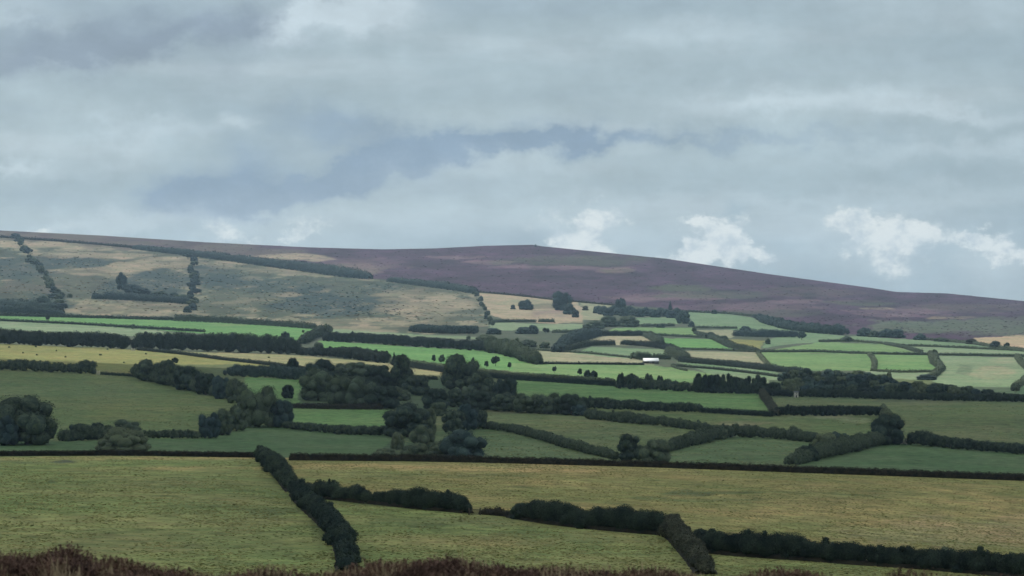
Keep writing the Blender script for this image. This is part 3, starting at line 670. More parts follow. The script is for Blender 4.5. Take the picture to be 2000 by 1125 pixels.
def hedge(pts, width, mat='dark', label=None, zone='v', rag=.22, bank=0.0, name='hedge', cat='hedge', group=None, leaf=None, cover=2.3, bump_len=None):
    """a hedge along a line on the ground; pts are image pixels (column, row, height)"""
    pts = np.array(pts, float)
    seg = np.hypot(np.diff(pts[:, 0]), np.diff(pts[:, 1])); L = np.concatenate([[0], np.cumsum(seg)])
    n = max(4, int(L[-1] / 5))
    t = np.linspace(0, L[-1], n)
    px = np.interp(t, L, pts[:, 0]); py = np.interp(t, L, pts[:, 1]); ph = np.interp(t, L, pts[:, 2])
    C = []; Dm = []
    for a, b in zip(px, py):
        P, D = place(a, b, zone); C.append(P); Dm.append(D)
    C = np.array(C); Dm = np.array(Dm)
    # take out small wobbles in depth that come from the undulating ground
    if n > 6:
        for _ in range(3):
            C[1:-1, 1] = (C[:-2, 1] + C[1:-1, 1] * 2 + C[2:, 1]) / 4
        C[:, 2] = zof(C[:, 0], C[:, 1])
    H = ph * Dm / F
    org = C[n // 2].copy()
    dS = np.linalg.norm(np.diff(C, axis=0), axis=1); S = np.concatenate([[0], np.cumsum(dS)])
    seed = int(abs(pts[0, 0] * 13 + pts[0, 1] * 7)) % 5000
    rng = np.random.RandomState(seed)
    tg = np.gradient(C[:, :2], axis=0); tg /= np.linalg.norm(tg, axis=1, keepdims=True) + 1e-9
    pr = np.stack([-tg[:, 1], tg[:, 0]], 1)
    meanH = float(H.mean())
    bl = bump_len or meanH * 1.5
    def surf(s, phi, k=1.0):
        c = np.stack([np.interp(s, S, C[:, i]) for i in range(3)], 1)
        p = np.stack([np.interp(s, S, pr[:, i]) for i in range(2)], 1)
        h = np.interp(s, S, H); w = width * np.clip(h / meanH, .5, 1.4)
        lum = np.sqrt(1 - (2 * ((s / (meanH * 1.25) + .35 * vnoise(s / meanH + seed, s * 0)) % 1.0) - 1) ** 2 * .75)
        big = (1 + rag * 2 * (fbm(s / bl + seed, s * 0 + seed * .37, 3, .6) - .45)) * (1 + (lum - .8) * min(.55, rag * 1.4))
        bil = 1 - np.abs(2 * vnoise(s / (meanH * .75) + seed, phi * 1.3 + seed * .1) - 1)
        loc = .80 + .26 * bil + .22 * vnoise(s / (meanH * .28) + seed, phi * 3.1 + seed * .3)
        end = np.clip(np.minimum(s, S[-1] - s) / (meanH * .5) + .25, 0, 1) ** .5
        r = k * loc * end
        cx = np.sign(np.cos(phi)) * np.abs(np.cos(phi)) ** .65; cz = np.abs(np.sin(phi)) ** .65
        off = w / 2 * cx * r * (1 + (big - 1) * .5)
        P = c.copy(); P[:, :2] += p * off[:, None]; P[:, 2] += h * cz * r * big - .12 * meanH * (1 - cz)
        Nn = np.zeros_like(P); Nn[:, :2] = p * (np.cos(phi))[:, None]; Nn[:, 2] = np.sin(phi) + .15
        return P, Nn
    if float(ph.mean()) >= 13:
        # a hedge of grown-out bushes: overlapping domes of leaf along the line
        lobes = []; s0 = 0.0
        rows_ = max(1, int(round(width / (meanH * .8))))
        while s0 <= S[-1]:
            hl = float(np.interp(s0, S, H)) * (1 + rag * 2.4 * (float(fbm(np.array(s0 / bl + seed), np.array(seed * .37), 3, .6)) - .5))
            ends = min(1.0, min(s0, S[-1] - s0) / (meanH * .6) + .62)
            hl *= ends
            for k in range(rows_):
                c = np.array([np.interp(s0, S, C[:, i]) for i in range(3)])
                p = np.array([np.interp(s0, S, pr[:, i]) for i in range(2)])
                o = ((k + .5) / rows_ - .5) * width * .9 + rng.normal(0, width * .06)
                q0 = c.copy(); q0[:2] += p * o
                rr = min(hl * rng.uniform(.30, .48), max(width / rows_ * .75, meanH * .25))
                top = hl * rng.uniform(1 - rag * .7, 1.04)
                lobes.append((q0 + [0, 0, max(top - rr * 1.05, rr * .5)], np.array([rr, rr, rr * 1.05])))
                lobes.append((q0 + [rng.normal(0, rr * .2), rng.normal(0, rr * .2), hl * .40], np.array([rr * 1.05, rr * 1.05, hl * .40])))
                if rng.rand() < .8:
                    r2 = rr * rng.uniform(.5, .8); lobes.append((q0 + [rng.normal(0, rr * .5), rng.normal(0, rr * .5), hl * rng.uniform(.12, .4)], np.array([r2, r2, r2])))
                if rng.rand() < rag * .35:
                    r2 = rr * rng.uniform(.25, .45); lobes.append((q0 + [rng.normal(0, rr * .4), rng.normal(0, rr * .4), top - r2 * .1], np.array([r2, r2, r2 * 1.1])))
            s0 += meanH * rng.uniform(.22, .48)
        s_leaf = leaf or max(.16, float(Dm.mean()) / 2217 * .85)
        parts = []
        for (c, q3) in lobes:
            parts.append(ellipsoid(c - org, q3 * .84, 7, 5, rng, .12))
            n1_ = int(cover * 4 * q3[0] * q3[2] / (s_leaf ** 2 * 1.3)) + 4
            d = rng.normal(size=(n1_, 3)); d /= np.linalg.norm(d, axis=1, keepdims=True); d[:, 2] = np.where(d[:, 2] < -.4, -d[:, 2], d[:, 2])
            parts.append(leaves(c - org + d * q3 * rng.uniform(.82, 1.16, (n1_, 1)), d, s_leaf, rng))
        V, Q = join(parts)
        return finish_hedge(V, Q, mat, name, label, cat, group, org, bank, S, C, pr, width, rng)
    # solid heart
    M_ = max(6, int(S[-1] / (meanH * .45))); M_ = min(M_, 400); K = 9
    ss = np.linspace(0, S[-1], M_); fi = np.linspace(-.1, math.pi + .1, K)
    SS, FF = np.meshgrid(ss, fi, indexing='ij')
    core, _ = surf(SS.ravel(), FF.ravel(), .84)
    i = np.arange(M_ - 1)[:, None] * K + np.arange(K - 1)[None, :]
    cq = np.stack([i, i + K, i + K + 1, i + 1], -1).reshape(-1, 4)
    s_leaf = leaf or max(.16, float(Dm.mean()) / 2217 * .85)
    area = S[-1] * (meanH * 2 + width)
    nl = int(min(60000, cover * area / (s_leaf ** 2 * 1.3)))
    sl = rng.uniform(0, S[-1], nl); fl = rng.uniform(-.05, math.pi + .05, nl)
    P, Nn = surf(sl, fl, 1.0)
    P += rng.normal(0, s_leaf * .6, P.shape); P += Nn * (rng.uniform(0, 1, nl) ** 6 * meanH * .13)[:, None]
    LV, LQ = leaves(P, Nn, s_leaf, rng)
    V, Q = join([(core, cq), (LV, LQ)])
    V = V - org
    return finish_hedge(V, Q, mat, name, label, cat, group, org, bank, S, C, pr, width, rng)

# ---- hedges: near fields
NH = [
    ([(-60, 892, 9), (0, 891, 9), (250, 890, 9), (505, 894, 9)], 1.6, 'brown', "low dark hedge bank along the brow of the near field, left of the twisting hedge", .10),
    ([(565, 899, 12), (800, 901, 12), (1000, 905, 11), (1250, 912, 11), (1500, 921, 12), (1750, 930, 12), (2000, 939, 12), (2060, 942, 12)], 1.6, 'brown', "long low dark hedge bank along the brow above the big straw field, right side", .10),
    ([(508, 898, 24), (530, 912, 30), (548, 932, 32), (562, 952, 30), (572, 962, 26)], 3.2, 'dark', "bulky upper end of the twisting hedge where it starts at the brow hedge bank", .40),
    ([(578, 968, 30), (592, 985, 30), (615, 1006, 32), (640, 1028, 36), (662, 1052, 38), (674, 1082, 36), (678, 1120, 34)], 3.2, 'dark', "twisting dark hedge running down towards the heather between the two lower near fields", .40),
    ([(592, 970, 28), (625, 973, 34), (660, 977, 30), (700, 981, 34), (722, 984, 26)], 3.0, 'dark', "ragged dark hedge joining the twisting hedge at its bend", .42),
    ([(726, 984, 24), (745, 986, 28), (780, 990, 32), (810, 993, 40), (850, 997, 38), (890, 1000, 36), (914, 1003, 34)], 3.0, 'deep', "dark hedge in mid near pasture that ends squarely at a gap", .22),
    ([(940, 1004, 7), (960, 1006, 12), (985, 1008, 9), (1000, 1010, 9)], 1.8, 'brown', "low broken scrap of hedge in the gap between two dark near hedges", .55),
    ([(1002, 1011, 24), (1030, 1016, 36), (1080, 1024, 44), (1130, 1030, 42), (1200, 1037, 46), (1260, 1042, 44), (1296, 1045, 42)], 3.4, 'deep', "long thick dark hedge in the centre right of the near fields", .20),
    ([(1305, 1042, 36), (1322, 1056, 40), (1340, 1076, 38), (1360, 1098, 36), (1378, 1122, 34)], 3.4, 'grey', "greyish olive hedge turning down to the heather from the long thick hedge", .25),
    ([(1362, 1064, 28), (1400, 1082, 44), (1450, 1086, 44), (1500, 1090, 48), (1560, 1094, 46), (1590, 1096, 38), (1650, 1101, 46), (1720, 1106, 46), (1780, 1110, 42), (1830, 1114, 42), (1900, 1120, 42), (2000, 1130, 44), (2070, 1136, 44)], 3.6, 'deep', "thick dark hedge crossing the lower right corner above the heather", .24),
]
for pts, w, mat, lab, rag in NH:
    hedge(pts, w, mat, lab, 'n', rag, bank=(.75 if w > 1.7 else .6), leaf=.17, cover=2.6)
tree(1848, 1106, 58, 44, 'bush', 'olive', "rounded greyish bush standing proud of the thick hedge at lower right", 'bush', 'bush', zone='n')
tree(642, 974, 14, 38, 'oval', 'dark', "small dark sapling rising from the ragged hedge beside the bend", 'sapling', 'tree', zone='n')
tree(710, 981, 18, 34, 'bush', 'deep', "spiky small bush at the low end of the ragged hedge", 'bush', 'bush', zone='n')
tree(1018, 1014, 42, 36, 'bush', 'dark', "loose round bush at the left end of the long thick near hedge", 'bush', 'bush', zone='n')

# ---- hedges: valley floor and middle slopes
VH = [
    ([(118, 862, 24), (160, 860, 30), (200, 859, 26), (250, 856, 18), (320, 856, 17), (388, 857, 17)], 4, 'dark', "bushy field hedge behind the low round tree, lower left valley", .30),
    ([(555, 836, 16), (600, 842, 17), (680, 849, 19), (760, 851, 20)], 4, 'dark', "dark hedge below the small bright paddock left of the big round tree", .20),
    ([(-60, 718, 22), (0, 722, 22), (60, 725, 24), (100, 727, 20), (130, 728, 23), (186, 731, 27)], 5, 'dark', "tall hedge at left edge between yellow field and large olive field", .35),
    ([(196, 732, 5), (262, 736, 5)], 1.2, 'deep', "short low black bank between the pale gatepost and the tall belt", .08),
    ([(264, 736, 26), (330, 752, 28), (400, 769, 24), (478, 785, 20)], 7, 'dark', "dense hedge under the row of trees slanting down the large olive field", .25),
    ([(440, 734, 22), (520, 738, 24), (604, 743, 24)], 6, 'blue', "tall hedge above the small green paddock, left of the wood", .22),
    ([(-60, 668, 30), (0, 672, 30), (120, 677, 30), (254, 682, 30)], 16, 'deep', "wide dark tree belt above the yellow field at the left edge", .12),
    ([(262, 682, 32), (330, 684, 36), (450, 688, 36), (540, 691, 38), (584, 692, 34)], 18, 'deep', "tall dark belt right of the pale gate above the yellow field", .14),
    ([(268, 684, 5), (350, 692, 5), (440, 704, 5), (520, 713, 6), (600, 724, 6)], 2.5, 'deep', "thin black hedge slanting between the yellow and cream fields", .10),
    ([(588, 693, 14), (640, 697, 20), (700, 703, 24), (758, 710, 22)], 8, 'deep', "dark hedge under the bright green field ending at a small conifer", .15),
    ([(634, 666, 19), (720, 671, 20), (820, 678, 20), (930, 685, 20), (952, 687, 20)], 9, 'deep', "long dark belt above the central bright green field", .12),
    ([(952, 687, 26), (985, 692, 28), (1010, 699, 28), (1032, 708, 28), (1048, 712, 22)], 10, 'dark', "heavy curving end of the belt bending down beside the straw strip", .30),
    ([(-60, 615, 5), (0, 617, 5), (120, 620, 5), (240, 623, 5), (340, 626, 6)], 3, 'dark', "thin dark hedge along the top of the left bright strip field", .2),
    ([(0, 612, 14), (60, 614, 13), (126, 617, 9)], 16, 'blue', "low dark wood edge above the bright strip at far left", .25),
    ([(340, 627, 11), (440, 631, 10), (540, 637, 10), (618, 643, 9)], 6, 'dark', "thicker hedge on the top right of the left bright strip field", .25),
    ([(-60, 624, 4), (0, 627, 4), (150, 634, 4), (260, 641, 5), (400, 649, 4)], 2.5, 'dark', "thin hedge between the bright strip and the pale strip at left", .15),
    ([(590, 672, 14), (605, 664, 16), (625, 655, 16), (645, 650, 13)], 14, 'dark', "scrubby hedge climbing between the left strip and the central belt", .35),
    ([(800, 718, 10), (870, 728, 9), (930, 736, 9), (1000, 742, 8), (1100, 748, 8), (1205, 755, 9)], 2.5, 'deep', "near black lane hedge below the bright fields in the centre", .10),
    ([(762, 712, 12), (830, 718, 10), (880, 724, 9), (1000, 735, 7), (1100, 741, 7), (1200, 746, 5)], 3, 'olive', "paler hedge on the far side of the central lane", .15),
    ([(1206, 758, 24), (1260, 761, 24), (1300, 763, 22), (1356, 765, 18)], 8, 'dark', "bumpy tall hedge at the left end of the long dark belt right of centre", .30),
    ([(1356, 765, 22), (1420, 768, 22), (1498, 771, 20)], 8, 'deep', "dark hedge foot of the conifer row right of centre", .14),
    ([(1494, 773, 14), (1546, 775, 13)], 4, 'deep', "short dark hedge left of the pale stone hut", .10),
    ([(1562, 775, 16), (1700, 779, 16), (1850, 783, 15), (2000, 785, 15), (2060, 786, 15)], 7, 'deep', "long straight dark hedge below the wood at right", .10),
    ([(1130, 798, 20), (1160, 797, 22), (1210, 800, 20), (1300, 804, 20), (1370, 806, 18)], 7, 'dark', "dark hedge under the mid green field, centre right", .14),
    ([(1370, 806, 9), (1440, 810, 9), (1508, 814, 9)], 3, 'deep', "low black hedge continuing right to the lane at the green field's corner", .08),
    ([(1148, 818, 22), (1180, 821, 20), (1250, 828, 20), (1310, 834, 20), (1370, 841, 18), (1400, 842, 10)], 7, 'dark', "bushy hedge slanting above the olive field, centre", .24),
    ([(1300, 884, 22), (1340, 872, 26), (1390, 860, 26), (1430, 854, 26)], 8, 'dark', "overgrown hedge climbing from the pair of round trees", .30),
    ([(1430, 854, 28), (1480, 855, 26), (1540, 859, 26), (1596, 865, 24)], 8, 'dark', "bumpy hedge crossing right from the climbing overgrown hedge", .30),
    ([(1512, 812, 18), (1560, 812, 20), (1640, 812, 20), (1722, 813, 21)], 6, 'deep', "flat topped dark hedge above the tan stubble strip", .08),
    ([(1486, 766, 9), (1494, 780, 11), (1506, 796, 12), (1516, 813, 12)], 4.0, 'grey', "pale brownish hedge descending along the right of the mid green field", .20),
    ([(1722, 806, 14), (1732, 820, 20), (1738, 838, 22)], 5.5, 'olive', "short lighter hedge dropping to the big round tree on the right", .28),
    ([(1545, 908, 16), (1580, 898, 24), (1630, 888, 28), (1690, 874, 26), (1735, 864, 22)], 9, 'dark', "broad overgrown hedge rising right to the big round tree", .30),
    ([(1636, 864, 12), (1700, 866, 10)], 5, 'dark', "short hedge strip left of the big round tree", .15),
    ([(1772, 868, 24), (1800, 870, 26), (1830, 873, 24), (1880, 878, 21), (1940, 883, 21), (2000, 888, 21), (2060, 893, 21)], 5.5, 'dark', "thick hedge right of the gateway at the right edge", .16),
    ([(945, 836, 14), (1000, 844, 16), (1050, 857, 18), (1100, 872, 18), (1150, 886, 18), (1205, 898, 16)], 5, 'dark', "hedge slanting down between two valley fields, centre", .25),
    ([(568, 797, 8), (640, 799, 9), (745, 800, 9)], 4, 'brown', "low brownish hedge at the foot of the main wood", .15),
    ([(855, 742, 6), (800, 740, 6)], 3, 'deep', "short dark bank left of the tall domed tree", .15),
]
for row_ in VH:
    pts, w, mat, lab, rag = row_
    hedge(pts, w, mat, lab, 'v', rag)

# ---- hedges: far slopes
FH = [
    ([(1600, 668, 3.5), (1660, 667, 3.5), (1725, 672, 3.5)], 4, 'dark', "thin hedge over the upper bright field, right distance", .15),
    ([(1728, 673, 4), (1765, 680, 5), (1800, 691, 5)], 7, 'dark', "short slanting hedge between two pale fields at right", .2),
    ([(1740, 675, 3.5), (1850, 679, 3.5), (1980, 685, 4), (2060, 692, 4)], 4, 'dark', "thin hedge running out to the right edge below the tan stubble", .15),
    ([(1476, 688, 4), (1600, 688, 4), (1700, 692, 4), (1830, 694, 4), (2000, 697, 4), (2060, 700, 4)], 4, 'dark', "long straight thin hedge above the row of bright right fields", .12),
    ([(1698, 694, 4), (1706, 702, 5), (1709, 712, 5), (1706, 723, 4)], 6, 'olive', "curved little hedge between two bright fields, right distance", .2),
    ([(1818, 692, 5), (1824, 700, 8), (1830, 712, 8), (1839, 722, 6), (1836, 728, 6), (1815, 740, 6)], 8, 'olive', "bent scrubby hedge left of the mottled pale field", .3),
    ([(1700, 725, 4), (1760, 728, 4), (1836, 727, 4)], 4, 'dark', "thin hedge under the right one of the bright fields", .12),
    ([(1987, 699, 6), (1994, 710, 6), (2006, 722, 6)], 8, 'dark', "curving hedge at right edge, upper part", .3),
    ([(2006, 740, 5), (1990, 746, 6), (1983, 764, 6)], 8, 'olive', "curving hedge at right edge, lower part", .3),
    ([(1476, 618, 4), (1500, 632, 12), (1540, 643, 15), (1600, 651, 17), (1648, 654, 18)], 30, 'blue', "dark wood edge slanting below the purple moor, right of centre", .25),
    ([(1800, 663, 3), (1860, 668, 3.5), (1900, 672, 4), (1930, 677, 4), (2000, 685, 4)], 5, 'dark', "thin hedge along the foot of the green moor at right", .3),
    ([(1330, 609, 3), (1420, 613, 3), (1500, 622, 4)], 5, 'dark', "thin hedge between moor and the highest green field", .2),
    ([(1360, 641, 4), (1400, 642, 3.5), (1440, 642, 3.5)], 4, 'dark', "short thin hedge under the highest green field", .2),
    ([(1435, 656, 10), (1480, 658, 11), (1555, 658, 9)], 22, 'blue', "dark copse edge below the highest green field", .25),
    ([(1358, 652, 4), (1400, 665, 7), (1430, 680, 8), (1480, 687, 5)], 8, 'dark', "scrubby hedge slanting right of the lush triangular field", .35),
    ([(1310, 682, 3), (1400, 684, 3), (1480, 688, 3)], 4, 'dark', "thin hedge under the lush triangular field", .1),
    ([(1282, 656, 4), (1340, 658, 3.5), (1400, 662, 3.5)], 4, 'dark', "thin hedge over the lush triangular field", .15),
    ([(1480, 690, 3), (1488, 700, 4), (1500, 714, 4)], 6, 'dark', "short hedge dropping right of the pale hay field", .2),
    ([(1088, 688, 8), (1110, 672, 12), (1135, 662, 13), (1165, 655, 10)], 22, 'blue', "broad scrubby hedge left of the cream field", .3),
    ([(1165, 656, 8), (1220, 656, 8), (1265, 656, 8)], 10, 'deep', "dark hedge along the top of the cream field", .12),
    ([(1265, 657, 8), (1278, 664, 8), (1288, 671, 8)], 14, 'olive', "short hedge round the right corner of the cream field", .25),
    ([(1100, 686, 6), (1150, 675, 8), (1199, 674, 8)], 8, 'deep', "dark hedge beneath the left half of the cream field", .3),
    ([(1214, 673, 7), (1260, 676, 8), (1305, 682, 9), (1318, 690, 10)], 10, 'deep', "dark hedge beneath the right half of the cream field", .12),
    ([(1312, 690, 10), (1325, 697, 10), (1336, 704, 9)], 16, 'dark', "short thick hedge dropping to the white roofed barn's lane", .3),
    ([(1238, 702, 11), (1262, 701, 9), (1310, 702, 7)], 10, 'dark', "clumped hedge just above the white roofed barn", .4),
    ([(1040, 684, 3), (1140, 690, 3), (1230, 699, 3)], 3, 'dark', "thin hedge above the straw strip", .15),
    ([(1050, 711, 3.5), (1150, 712, 3.5), (1258, 713, 3.5)], 3, 'deep', "thin dark hedge below the straw strip", .15),
    ([(1330, 707, 9), (1400, 713, 9), (1460, 719, 9), (1520, 726, 9), (1570, 730, 9)], 9, 'dark', "dark hedge slanting right from the barn to the wood", .2),
    ([(1312, 715, 3.5), (1400, 722, 3.5), (1480, 731, 3.5), (1545, 740, 3.5)], 4, 'deep', "thin lower hedge slanting right from the barn", .15),
    ([(1312, 716, 3.5), (1325, 721, 3), (1342, 725, 2)], 3, 'dark', "tiny hedge spur in the bright field right of the barn", .2),
    ([(930, 571, 3), (1000, 577, 2.5), (1090, 587, 2.5), (1200, 597, 3)], 5, 'brown', "thin brown wall line between the purple moor and the tan fields", .2),
    ([(808, 648, 14), (860, 651, 16), (930, 652, 15)], 30, 'blue', "bluish plantation strip at the foot of the rough hillside, centre", .14),
    ([(-60, 458, 3.5), (0, 464, 3.5), (100, 471, 3.5), (200, 479, 3.5), (262, 485, 4)], 8, 'brown', "thin dark hedge below the skyline at far left", .15),
    ([(262, 486, 6), (370, 499, 9), (450, 509, 10), (520, 519, 12), (620, 532, 14), (680, 541, 15), (722, 545, 12)], 40, 'blue', "long dark shelter belt slanting below the left skyline", .14),
    ([(762, 550, 7), (820, 557, 8), (880, 565, 9), (925, 572, 9)], 30, 'blue', "shorter dark belt at the edge of the purple moor", .22),
    ([(180, 583, 9), (260, 586, 10), (340, 591, 10), (372, 594, 10)], 30, 'blue', "dark hedge across the hillside between the two scrubby tree lines", .30),
    ([(0, 600, 12), (50, 603, 14), (115, 606, 12)], 40, 'blue', "dim scrub patch above the far left wood edge", .35),
    ([(960, 630, 4), (1000, 629, 4), (1045, 629, 4)], 12, 'olive', "short pale hedge under the tan field, left piece", .3),
    ([(1052, 629, 5), (1083, 630, 5)], 14, 'olive', "short pale hedge under the tan field, right piece", .3),
    ([(1080, 650, 4), (1110, 650, 4), (1150, 650, 4)], 10, 'olive', "short hedge below the pale green strip in the centre distance", .3),
    ([(1255, 638, 4), (1315, 637, 4)], 12, 'dark', "short hedge below the grey green field under the hilltop wood", .2),
]
for pts, w, mat, lab, rag in FH:
    thin = max(p[2] for p in pts) <= 6
    hedge(pts, w * (.7 if thin else 1), 'olive' if (thin and mat == 'dark') else mat, lab, 'v', rag * 1.3, cover=2.6)

